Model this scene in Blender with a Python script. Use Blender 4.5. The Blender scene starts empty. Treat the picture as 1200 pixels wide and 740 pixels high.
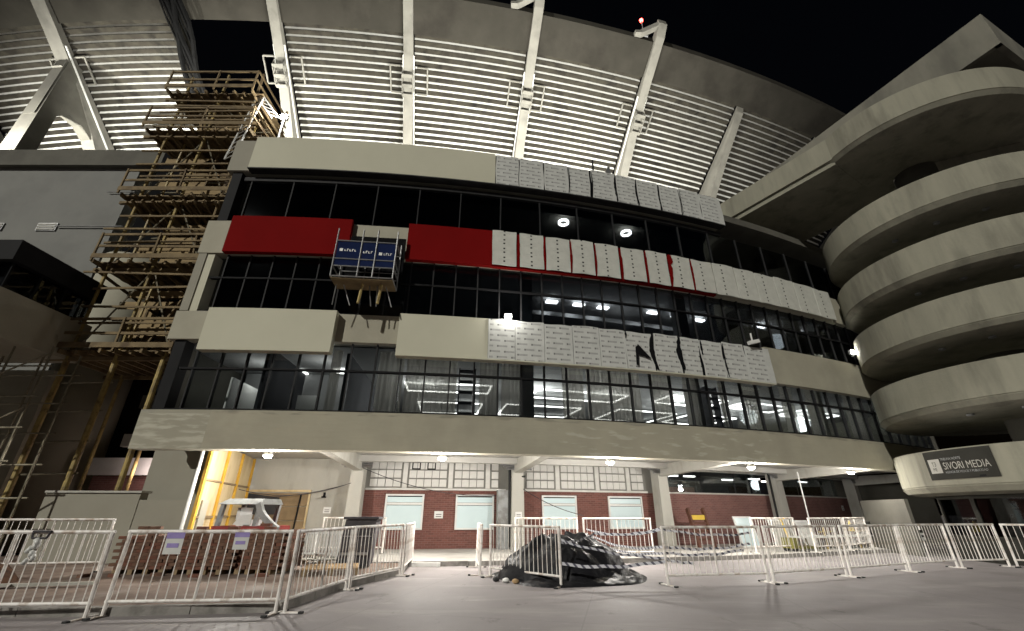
import bpy, bmesh, math, random
from mathutils import Vector, Matrix, noise

random.seed(7)
scene = bpy.context.scene
COL = scene.collection
PI = math.pi

# ------------------------------------------------------------------ camera
cam_d = bpy.data.cameras.new('camera')
cam_d.sensor_width = 36.0
cam_d.lens = 36.0 * 508.0 / 1200.0
cam_d.clip_start = 0.05
cam_d.clip_end = 2000
cam = bpy.data.objects.new('camera', cam_d)
COL.objects.link(cam)
cam.location = (0, 0, 1.396)
cam.rotation_mode = 'XYZ'
cam.rotation_euler = (math.radians(90 + 24.4425), 0, 0)
cam.matrix_world = Matrix.Translation((0, 0, 1.396)) @ Matrix.Rotation(math.radians(90 + 24.4425), 4, 'X') @ Matrix.Rotation(0.003, 4, 'Z')
scene.camera = cam

# ------------------------------------------------------------------ world, sun, exposure
SUN_EL, SUN_AZ = math.radians(29.4), math.radians(-32)   # from behind the photographer, a little left
w = bpy.data.worlds.new('World')
scene.world = w
w.use_nodes = True
wn = w.node_tree.nodes
sky = wn.new('ShaderNodeTexSky')
sky.sky_type = 'NISHITA'
sky.sun_disc = False
sky.sun_elevation = math.radians(-4.6)
sky.sun_rotation = PI + SUN_AZ
wn['Background'].inputs[1].default_value = 0.05
w.node_tree.links.new(sky.outputs[0], wn['Background'].inputs[0])

sd = bpy.data.lights.new('street_light_glow', 'SUN')
sd.energy = 0.6
sd.angle = math.radians(1.0)
sd.color = (1.0, 0.975, 0.885)
sun = bpy.data.objects.new('sun', sd)
COL.objects.link(sun)
# direction the light travels: forward (+y) and down
dv = Vector((-math.sin(SUN_AZ) * math.cos(SUN_EL), math.cos(SUN_AZ) * math.cos(SUN_EL), -math.sin(SUN_EL)))
sun.rotation_euler = dv.to_track_quat('-Z', 'Y').to_euler()

vs = scene.view_settings
vs.view_transform = 'Standard'
vs.look = 'None'
vs.exposure = 2.0
vs.gamma = 1.0
vs.use_curve_mapping = False
cy = scene.cycles
cy.max_bounces = 6
cy.diffuse_bounces = 3
cy.glossy_bounces = 3
cy.transmission_bounces = 4
cy.transparent_max_bounces = 12
cy.sample_clamp_indirect = 3.0
cy.use_denoising = True
cy.caustics_reflective = False
cy.caustics_refractive = False


# ------------------------------------------------------------------ materials
MATS = {}


def newmat(name):
    m = bpy.data.materials.new(name)
    m.use_nodes = True
    MATS[name] = m
    return m, m.node_tree.nodes, m.node_tree.links, m.node_tree.nodes['Principled BSDF']


def math_node(nt, op, a, b=None, c=None):
    n = nt.nodes.new('ShaderNodeMath')
    n.operation = op
    for i, v in enumerate((a, b, c)):
        if v is None:
            continue
        if isinstance(v, (int, float)):
            n.inputs[i].default_value = v
        else:
            nt.links.new(v, n.inputs[i])
    return n.outputs[0]


def mix_col(nt, fac, a, b, blend='MIX'):
    n = nt.nodes.new('ShaderNodeMix')
    n.data_type = 'RGBA'
    n.blend_type = blend
    if isinstance(fac, (int, float)):
        n.inputs[0].default_value = fac
    else:
        nt.links.new(fac, n.inputs[0])
    for i, v in ((6, a), (7, b)):
        if isinstance(v, tuple):
            n.inputs[i].default_value = (v[0], v[1], v[2], 1)
        else:
            nt.links.new(v, n.inputs[i])
    return n.outputs[2]


def noise_fac(nt, scale, detail=6, lo=0.35, hi=0.65, coord='Object', stretch=None, rough=0.6):
    tc = nt.nodes.new('ShaderNodeTexCoord')
    out = tc.outputs[coord]
    if coord == 'World':
        pass
    if stretch:
        mp = nt.nodes.new('ShaderNodeMapping')
        mp.inputs['Scale'].default_value = stretch
        nt.links.new(out, mp.inputs[0])
        out = mp.outputs[0]
    n = nt.nodes.new('ShaderNodeTexNoise')
    n.inputs['Scale'].default_value = scale
    n.inputs['Detail'].default_value = detail
    n.inputs['Roughness'].default_value = rough
    nt.links.new(out, n.inputs['Vector'])
    r = nt.nodes.new('ShaderNodeMapRange')
    r.inputs[1].default_value = lo
    r.inputs[2].default_value = hi
    nt.links.new(n.outputs[0], r.inputs[0])
    return r.outputs[0]


def add_bump(nt, bsdf, height, strength=0.3, dist=0.02):
    b = nt.nodes.new('ShaderNodeBump')
    b.inputs['Strength'].default_value = strength
    b.inputs['Distance'].default_value = dist
    nt.links.new(height, b.inputs['Height'])
    nt.links.new(b.outputs[0], bsdf.inputs['Normal'])


def surf(name, c1, c2=None, scale=1.5, rough=0.7, bump=0.15, metal=0.0, stain=None, stain_scale=0.5, stretch=None, spec=0.5):
    m, n, l, p = newmat(name)
    nt = m.node_tree
    c2 = c2 or tuple(x * 0.8 for x in c1)
    f = noise_fac(nt, scale, stretch=stretch)
    col = mix_col(nt, f, c1, c2)
    if stain:
        f2 = noise_fac(nt, stain_scale, 5, 0.5, 0.72, stretch=stretch)
        col = mix_col(nt, f2, col, stain)
    l.new(col, p.inputs['Base Color'])
    p.inputs['Roughness'].default_value = rough
    p.inputs['Metallic'].default_value = metal
    p.inputs['Specular IOR Level'].default_value = spec
    if bump:
        add_bump(nt, p, noise_fac(nt, scale * 14, 4, 0.2, 0.8), bump, 0.01)
    return m


def emit(name, col, strength):
    m, n, l, p = newmat(name)
    p.inputs['Base Color'].default_value = (0.8, 0.8, 0.8, 1)
    p.inputs['Emission Color'].default_value = (*col, 1)
    p.inputs['Emission Strength'].default_value = strength
    return m


surf('concrete', (0.37, 0.35, 0.275), (0.32, 0.3, 0.235), 0.8, 0.85, 0.25, stain=(0.27, 0.255, 0.2), stain_scale=0.35)
surf('concrete_high_dim', (0.2, 0.19, 0.155), (0.15, 0.145, 0.12), 0.5, 0.9, 0.3, stain=(0.1, 0.095, 0.08), stain_scale=0.5, stretch=(1, 1, 0.3))  # ramp top concrete, darkened to imitate street light fading with height
surf('concrete_ramp', (0.27, 0.26, 0.205), (0.22, 0.212, 0.168), 0.8, 0.88, 0.35, stain=(0.15, 0.143, 0.115), stain_scale=0.9, stretch=(1.5, 1.5, 0.3), spec=0.2)
m_ = MATS['concrete_ramp']; nt_ = m_.node_tree; p_ = nt_.nodes['Principled BSDF']
src = p_.inputs['Base Color'].links[0].from_socket
drip = noise_fac(nt_, 1.0, 6, 0.52, 0.68, stretch=(6.0, 6.0, 0.25))
nt_.links.new(mix_col(nt_, math_node(nt_, 'MULTIPLY', drip, 0.12), src, (0.1, 0.095, 0.077)), p_.inputs['Base Color'])
surf('concrete_dark', (0.12, 0.115, 0.095), (0.09, 0.085, 0.07), 0.6, 0.9, 0.25, stain=(0.07, 0.065, 0.055), stain_scale=0.4)
surf('concrete_pale', (0.42, 0.41, 0.37), (0.36, 0.35, 0.31), 1.2, 0.8, 0.2, stain=(0.3, 0.29, 0.25), stain_scale=1.2, stretch=(1, 1, 0.4))
surf('white_wall', (0.2, 0.2, 0.185), (0.175, 0.175, 0.165), 0.5, 0.85, 0.1, stain=(0.15, 0.15, 0.14), stain_scale=0.4)
surf('band_dark', (0.036, 0.033, 0.027), (0.028, 0.026, 0.021), 0.5, 0.95, 0.25, stain=(0.02, 0.018, 0.015), stain_scale=0.3, spec=0.1)
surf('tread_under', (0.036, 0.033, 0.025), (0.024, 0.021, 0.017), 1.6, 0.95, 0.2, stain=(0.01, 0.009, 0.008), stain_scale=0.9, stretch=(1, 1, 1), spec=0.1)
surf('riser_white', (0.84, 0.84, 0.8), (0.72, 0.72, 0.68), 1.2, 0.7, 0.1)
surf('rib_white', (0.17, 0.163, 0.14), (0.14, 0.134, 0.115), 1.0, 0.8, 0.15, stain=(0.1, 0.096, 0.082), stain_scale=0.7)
surf('panel_white', (0.53, 0.515, 0.41), (0.5, 0.485, 0.385), 0.6, 0.8, 0.03, spec=0.1)
surf('panel_grey', (0.3, 0.285, 0.235), (0.27, 0.255, 0.21), 0.8, 0.8, 0.05, spec=0.15)
surf('panel_red', (0.16, 0.004, 0.004), (0.14, 0.0035, 0.0035), 0.7, 0.85, 0.03, spec=0.05)
surf('black_frame', (0.012, 0.012, 0.013), None, 3, 0.7, 0.0, spec=0.12)
surf('black_backing', (0.01, 0.01, 0.011), None, 3, 0.95, 0.0, spec=0.03)
surf('mullion_alu', (0.03, 0.03, 0.031), (0.02, 0.02, 0.021), 3, 0.6, 0.0, spec=0.1)
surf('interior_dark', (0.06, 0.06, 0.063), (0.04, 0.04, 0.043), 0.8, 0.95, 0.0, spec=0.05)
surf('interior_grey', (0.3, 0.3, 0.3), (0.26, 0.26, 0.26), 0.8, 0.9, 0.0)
surf('interior_white', (0.62, 0.62, 0.6), (0.56, 0.56, 0.54), 0.8, 0.9, 0.0)
surf('ceiling_white', (0.5, 0.49, 0.46), (0.44, 0.43, 0.4), 0.7, 0.85, 0.05)
surf('board_tan', (0.31, 0.225, 0.11), (0.23, 0.16, 0.075), 2.0, 0.85, 0.2, stain=(0.17, 0.12, 0.06), stain_scale=1.2, stretch=(0.5, 1, 3))
surf('scaffold_wood', (0.21, 0.152, 0.075), (0.135, 0.096, 0.047), 2.5, 0.85, 0.3, stain=(0.08, 0.05, 0.025), stain_scale=1.5)
surf('scaffold_yellow', (0.4, 0.3, 0.1), (0.26, 0.19, 0.07), 4, 0.6, 0.2, stain=(0.12, 0.08, 0.035), stain_scale=4)
surf('scaffold_steel', (0.3, 0.27, 0.2), (0.18, 0.16, 0.11), 5, 0.5, 0.1, metal=0.5)
surf('plywood', (0.62, 0.5, 0.3), (0.52, 0.4, 0.22), 2.2, 0.75, 0.1, stain=(0.42, 0.3, 0.15), stain_scale=2.0, stretch=(1, 1, 0.3))
surf('stud_yellow', (0.6, 0.35, 0.04), (0.48, 0.27, 0.03), 4, 0.7, 0.1)
surf('wood_brown', (0.28, 0.2, 0.11), (0.2, 0.14, 0.075), 2, 0.8, 0.15)
surf('wood_red', (0.13, 0.05, 0.03), (0.09, 0.035, 0.02), 3, 0.7, 0.15)
surf('barrier_paint', (0.8, 0.77, 0.74), (0.72, 0.68, 0.64), 6, 0.5, 0.05, stain=(0.32, 0.22, 0.15), stain_scale=5)
surf('rubber', (0.02, 0.02, 0.02), None, 4, 0.8, 0.1)
surf('soil', (0.12, 0.058, 0.03), (0.065, 0.03, 0.016), 2.5, 0.95, 0.9, stain=(0.035, 0.018, 0.011), stain_scale=5)
surf('soil_ground', (0.2, 0.145, 0.115), (0.13, 0.085, 0.062), 1.4, 0.95, 0.6, stain=(0.3, 0.26, 0.23), stain_scale=0.9)
surf('kerb', (0.3, 0.285, 0.265), (0.2, 0.19, 0.175), 2.5, 0.9, 0.3, stain=(0.12, 0.11, 0.1), stain_scale=3)
surf('sidewalk', (0.46, 0.44, 0.41), (0.38, 0.36, 0.335), 0.9, 0.85, 0.15, stain=(0.29, 0.275, 0.25), stain_scale=0.8)
surf('steel_grey', (0.35, 0.35, 0.35), (0.25, 0.25, 0.25), 4, 0.4, 0.0, metal=0.7)
surf('white_plastic', (0.7, 0.7, 0.68), (0.62, 0.62, 0.6), 3, 0.45, 0.0)
surf('grey_plastic', (0.3, 0.31, 0.31), (0.22, 0.23, 0.23), 3, 0.6, 0.05, stain=(0.16, 0.15, 0.14), stain_scale=3)
surf('blue_board', (0.012, 0.02, 0.065), (0.009, 0.015, 0.05), 2, 0.9, 0.0, spec=0.04)
surf('sign_text', (0.36, 0.35, 0.31), (0.32, 0.31, 0.28), 2, 0.7, 0.0)
surf('sign_grey', (0.04, 0.039, 0.034), (0.033, 0.032, 0.028), 2, 0.9, 0.0, spec=0.05)
surf('lilac_print', (0.3, 0.24, 0.5), (0.22, 0.17, 0.4), 8, 0.6, 0.0)
surf('machine_red', (0.3, 0.03, 0.025), (0.22, 0.02, 0.018), 3, 0.5, 0.05)
surf('machine_green', (0.16, 0.15, 0.03), (0.11, 0.1, 0.02), 3, 0.6, 0.05)
surf('yellow_paint', (0.7, 0.5, 0.06), (0.6, 0.42, 0.05), 3, 0.5, 0.0)
surf('netting', (0.008, 0.008, 0.008), None, 3, 0.95, 0.3, spec=0.02)
surf('tile_white', (0.62, 0.61, 0.58), (0.52, 0.51, 0.48), 2.5, 0.7, 0.1)
surf('tile_ground', (0.24, 0.235, 0.21), (0.2, 0.195, 0.175), 1.5, 0.8, 0.1)
surf('film_white', (0.6, 0.6, 0.57), (0.52, 0.52, 0.5), 3, 0.4, 0.1)
surf('pane_frost', (0.62, 0.74, 0.76), (0.56, 0.69, 0.72), 0.6, 0.25, 0.0)
surf('dark_cloth', (0.06, 0.055, 0.06), (0.035, 0.03, 0.035), 4, 0.8, 0.1)
surf('cardboard', (0.4, 0.27, 0.14), (0.33, 0.22, 0.11), 4, 0.85, 0.0)
emit('led', (1.0, 0.97, 0.9), 1.7)
emit('led_soft', (1.0, 0.97, 0.9), 1.2)
emit('lamp_lens', (1.0, 0.98, 0.9), 40.0)
emit('lamp_small', (1.0, 0.98, 0.92), 8.0)
emit('beacon_red', (1.0, 0.03, 0.02), 6.0)

# ground: worn grey street concrete with wheel marks and stains
m, n, l, p = newmat('street')
nt = m.node_tree
f1 = noise_fac(nt, 0.35, 6, 0.35, 0.65)
c = mix_col(nt, f1, (0.29, 0.262, 0.264), (0.225, 0.203, 0.205))
f2 = noise_fac(nt, 0.9, 8, 0.52, 0.75, stretch=(0.35, 1.3, 1))
c = mix_col(nt, f2, c, (0.36, 0.33, 0.32))
f3 = noise_fac(nt, 0.55, 7, 0.56, 0.72, stretch=(1.2, 0.5, 1))
c = mix_col(nt, f3, c, (0.15, 0.134, 0.13))
jt = n.new('ShaderNodeTexBrick'); jt.offset = 0.0
jt.inputs['Scale'].default_value = 1.0; jt.inputs['Brick Width'].default_value = 3.4; jt.inputs['Row Height'].default_value = 2.6; jt.inputs['Mortar Size'].default_value = 0.012
tcj = n.new('ShaderNodeTexCoord'); mpj = n.new('ShaderNodeMapping'); mpj.inputs['Rotation'].default_value = (0, 0, 0.22); mpj.inputs['Location'].default_value = (0.6, 0.5, 0)
l.new(tcj.outputs['Object'], mpj.inputs[0]); l.new(mpj.outputs[0], jt.inputs['Vector'])
c = mix_col(nt, math_node(nt, 'MULTIPLY', jt.outputs['Fac'], 0.2), c, (0.07, 0.063, 0.06))
fs = noise_fac(nt, 2.2, 9, 0.6, 0.7, stretch=(0.5, 1.6, 1), rough=0.7)
c = mix_col(nt, math_node(nt, 'MULTIPLY', fs, 0.5), c, (0.45, 0.41, 0.4))
fd = noise_fac(nt, 1.3, 8, 0.6, 0.68, stretch=(1.4, 0.7, 1), rough=0.72)
c = mix_col(nt, math_node(nt, 'MULTIPLY', fd, 0.55), c, (0.1, 0.088, 0.085))
f4 = noise_fac(nt, 60, 3, 0.3, 0.7)
c = mix_col(nt, math_node(nt, 'MULTIPLY', f4, 0.16), c, (0.06, 0.055, 0.05))
l.new(c, p.inputs['Base Color'])
rr = math_node(nt, 'MULTIPLY_ADD', f3, -0.25, 0.72)
l.new(rr, p.inputs['Roughness'])
add_bump(nt, p, noise_fac(nt, 40, 5, 0.2, 0.8), 0.25, 0.01)

m, n, l, p = newmat('beam_concrete')
nt = m.node_tree
c = mix_col(nt, noise_fac(nt, 0.8, 6), (0.375, 0.35, 0.27), (0.33, 0.31, 0.24))
c = mix_col(nt, noise_fac(nt, 0.35, 5, 0.5, 0.72), c, (0.29, 0.27, 0.21))
uv = n.new('ShaderNodeUVMap'); sx = n.new('ShaderNodeSeparateXYZ'); l.new(uv.outputs[0], sx.inputs[0])
def span(a, b):
    return math_node(nt, 'MULTIPLY', math_node(nt, 'GREATER_THAN', sx.outputs[0], a), math_node(nt, 'LESS_THAN', sx.outputs[0], b))
streak = n.new('ShaderNodeTexNoise'); streak.inputs['Scale'].default_value = 1.0; streak.inputs['Detail'].default_value = 7
mp = n.new('ShaderNodeMapping'); mp.inputs['Scale'].default_value = (1.3, 6.0, 1.0); l.new(uv.outputs[0], mp.inputs[0]); l.new(mp.outputs[0], streak.inputs['Vector'])
mr = n.new('ShaderNodeMapRange'); mr.inputs[1].default_value = 0.48; mr.inputs[2].default_value = 0.62; l.new(streak.outputs[0], mr.inputs[0])
c = mix_col(nt, math_node(nt, 'MULTIPLY', span(-1.0, 2.0), 0.75), c, (0.3, 0.285, 0.225))
c = mix_col(nt, math_node(nt, 'MULTIPLY', math_node(nt, 'MULTIPLY', mr.outputs[0], span(-1.0, 2.0)), 0.8), c, (0.47, 0.45, 0.37))
mr2 = n.new('ShaderNodeMapRange'); mr2.inputs[1].default_value = 0.56; mr2.inputs[2].default_value = 0.64; l.new(streak.outputs[0], mr2.inputs[0])
c = mix_col(nt, math_node(nt, 'MULTIPLY', math_node(nt, 'MULTIPLY', mr2.outputs[0], span(12.2, 20.5)), 0.55), c, (0.5, 0.48, 0.4))
edge = math_node(nt, 'MULTIPLY', math_node(nt, 'GREATER_THAN', sx.outputs[1], 3.97), mr.outputs[0])
c = mix_col(nt, math_node(nt, 'MULTIPLY', edge, 0.6), c, (0.17, 0.16, 0.13))
l.new(c, p.inputs['Base Color']); p.inputs['Roughness'].default_value = 0.88
add_bump(nt, p, streak.outputs[0], 0.3, 0.03)

# bricks (2 px courses in the photograph: relief in the material)
def brick_mat(name, c1, c2, mort):
    m, n, l, p = newmat(name)
    nt = m.node_tree
    uv = n.new('ShaderNodeUVMap')
    b = n.new('ShaderNodeTexBrick')
    b.inputs['Scale'].default_value = 1.0
    b.inputs['Brick Width'].default_value = 0.24
    b.inputs['Row Height'].default_value = 0.075
    b.inputs['Mortar Size'].default_value = 0.008
    b.inputs['Color1'].default_value = (*c1, 1)
    b.inputs['Color2'].default_value = (*c2, 1)
    b.inputs['Mortar'].default_value = (*mort, 1)
    l.new(uv.outputs[0], b.inputs['Vector'])
    f = noise_fac(nt, 0.8, 5, 0.4, 0.7)
    col = mix_col(nt, math_node(nt, 'MULTIPLY', f, 0.4), b.outputs[0], tuple(x * 0.6 for x in c1))
    l.new(col, p.inputs['Base Color'])
    p.inputs['Roughness'].default_value = 0.85
    add_bump(nt, p, math_node(nt, 'SUBTRACT', 1.0, b.outputs['Fac']), 0.5, 0.01)


brick_mat('brick', (0.185, 0.07, 0.055), (0.125, 0.045, 0.036), (0.19, 0.115, 0.095))
brick_mat('brick_pale', (0.25, 0.115, 0.1), (0.19, 0.085, 0.075), (0.26, 0.17, 0.15))

# glass: clear, slightly grey, mirror-like at grazing angles
def glass_mat(name, tint, refl):
    m, n, l, p = newmat(name)
    n.remove(p)
    out = n['Material Output']
    tr = n.new('ShaderNodeBsdfTransparent'); tr.inputs[0].default_value = (*tint, 1)
    gl = n.new('ShaderNodeBsdfGlossy'); gl.inputs['Roughness'].default_value = 0.02
    gl.inputs[0].default_value = (0.9, 0.93, 0.95, 1)
    lw = n.new('ShaderNodeLayerWeight'); lw.inputs[0].default_value = 0.25
    fac = math_node(m.node_tree, 'MULTIPLY_ADD', lw.outputs['Fresnel'], refl, 0.03)
    mx = n.new('ShaderNodeMixShader')
    l.new(fac, mx.inputs[0]); l.new(tr.outputs[0], mx.inputs[1]); l.new(gl.outputs[0], mx.inputs[2])
    l.new(mx.outputs[0], out.inputs[0])


glass_mat('glass', (0.72, 0.75, 0.76), 0.6)
glass_mat('glass_dark', (0.35, 0.37, 0.39), 0.6)

# sheer curtain
m, n, l, p = newmat('curtain')
n.remove(p)
tr = n.new('ShaderNodeBsdfTransparent'); tr.inputs[0].default_value = (0.95, 0.94, 0.92, 1)
df = n.new('ShaderNodeBsdfDiffuse'); df.inputs[0].default_value = (0.5, 0.48, 0.45, 1)
tl = n.new('ShaderNodeBsdfTranslucent'); tl.inputs[0].default_value = (0.55, 0.53, 0.5, 1)
ad = n.new('ShaderNodeMixShader'); ad.inputs[0].default_value = 0.6
l.new(df.outputs[0], ad.inputs[1]); l.new(tl.outputs[0], ad.inputs[2])
mx = n.new('ShaderNodeMixShader'); mx.inputs[0].default_value = 0.58
l.new(tr.outputs[0], mx.inputs[1]); l.new(ad.outputs[0], mx.inputs[2]); l.new(mx.outputs[0], n['Material Output'].inputs[0])

# protective film with rows of small printed words, and film with a chain of logos
def film_mat(name, chain, base):
    m, n, l, p = newmat(name)
    nt = m.node_tree
    uv = n.new('ShaderNodeUVMap')
    sx = n.new('ShaderNodeSeparateXYZ'); l.new(uv.outputs[0], sx.inputs[0])
    u, v = sx.outputs[0], sx.outputs[1]
    wr = noise_fac(nt, 4, 4, 0.3, 0.7)
    col = mix_col(nt, wr, base, tuple(x * 0.86 for x in base))
    if not chain:
        vv = math_node(nt, 'DIVIDE', v, 0.185)
        row = math_node(nt, 'FLOOR', vv)
        r = math_node(nt, 'MODULO', math_node(nt, 'ABSOLUTE', row), 2.0)
        dv_ = math_node(nt, 'ABSOLUTE', math_node(nt, 'SUBTRACT', math_node(nt, 'FRACT', vv), 0.5))
        uu = math_node(nt, 'FRACT', math_node(nt, 'ADD', math_node(nt, 'DIVIDE', u, 0.46), math_node(nt, 'MULTIPLY', r, 0.5)))
        du = math_node(nt, 'SUBTRACT', uu, 0.5)
        adu = math_node(nt, 'ABSOLUTE', du)
        inside = math_node(nt, 'MULTIPLY', math_node(nt, 'LESS_THAN', adu, 0.37), math_node(nt, 'LESS_THAN', dv_, 0.17))
        edge = math_node(nt, 'LESS_THAN', math_node(nt, 'ABSOLUTE', math_node(nt, 'SUBTRACT', u, 0.46)), 0.42)
        inside = math_node(nt, 'MULTIPLY', inside, edge)
        letters = math_node(nt, 'GREATER_THAN', math_node(nt, 'FRACT', math_node(nt, 'MULTIPLY', u, 26.0)), 0.32)
        logo = math_node(nt, 'LESS_THAN', du, -0.26)
        ink = math_node(nt, 'MULTIPLY', inside, math_node(nt, 'MAXIMUM', math_node(nt, 'MULTIPLY', letters, 0.72), logo))
        col = mix_col(nt, math_node(nt, 'MULTIPLY', ink, 0.85), col, (0.1, 0.1, 0.1))
    else:
        a = math_node(nt, 'FRACT', math_node(nt, 'DIVIDE', v, 0.37))
        d1 = math_node(nt, 'LESS_THAN', math_node(nt, 'ABSOLUTE', math_node(nt, 'SUBTRACT', a, 0.3)), 0.085)
        d2 = math_node(nt, 'LESS_THAN', math_node(nt, 'ABSOLUTE', math_node(nt, 'SUBTRACT', a, 0.72)), 0.085)
        du = math_node(nt, 'ABSOLUTE', math_node(nt, 'SUBTRACT', u, 0.43))
        dot = math_node(nt, 'MULTIPLY', math_node(nt, 'MAXIMUM', d1, d2), math_node(nt, 'LESS_THAN', du, 0.035))
        ln = math_node(nt, 'MULTIPLY', math_node(nt, 'LESS_THAN', math_node(nt, 'ABSOLUTE', math_node(nt, 'SUBTRACT', a, 0.5)), 0.03), math_node(nt, 'LESS_THAN', du, 0.2))
        lt = math_node(nt, 'MULTIPLY', ln, math_node(nt, 'GREATER_THAN', math_node(nt, 'FRACT', math_node(nt, 'MULTIPLY', u, 30.0)), 0.5))
        col = mix_col(nt, math_node(nt, 'MULTIPLY', lt, 0.35), col, (0.12, 0.12, 0.12))
        col = mix_col(nt, dot, col, (0.03, 0.03, 0.03))
    l.new(col, p.inputs['Base Color'])
    p.inputs['Roughness'].default_value = 0.6
    p.inputs['Specular IOR Level'].default_value = 0.2
    add_bump(nt, p, noise_fac(nt, 3, 5, 0.2, 0.8), 0.12, 0.03)


film_mat('film_rows', False, (0.56, 0.565, 0.54))
film_mat('film_chain', True, (0.56, 0.56, 0.51))

# hazard tape and tarp
m, n, l, p = newmat('hazard_tape')
nt = m.node_tree
uv = n.new('ShaderNodeUVMap'); sx = n.new('ShaderNodeSeparateXYZ'); l.new(uv.outputs[0], sx.inputs[0])
st = math_node(nt, 'GREATER_THAN', math_node(nt, 'FRACT', math_node(nt, 'ADD', math_node(nt, 'DIVIDE', sx.outputs[0], 0.17), math_node(nt, 'MULTIPLY', sx.outputs[1], 6.0))), 0.62)
l.new(mix_col(nt, st, (0.6, 0.6, 0.64), (0.09, 0.09, 0.12)), p.inputs['Base Color'])
p.inputs['Roughness'].default_value = 0.4
m, n, l, p = newmat('tarp')
p.inputs['Base Color'].default_value = (0.01, 0.01, 0.012, 1)
p.inputs['Roughness'].default_value = 0.5
p.inputs['Specular IOR Level'].default_value = 0.2
add_bump(m.node_tree, p, noise_fac(m.node_tree, 3, 4, 0.2, 0.8, stretch=(1, 1, 2.0)), 0.3, 0.06)


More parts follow.
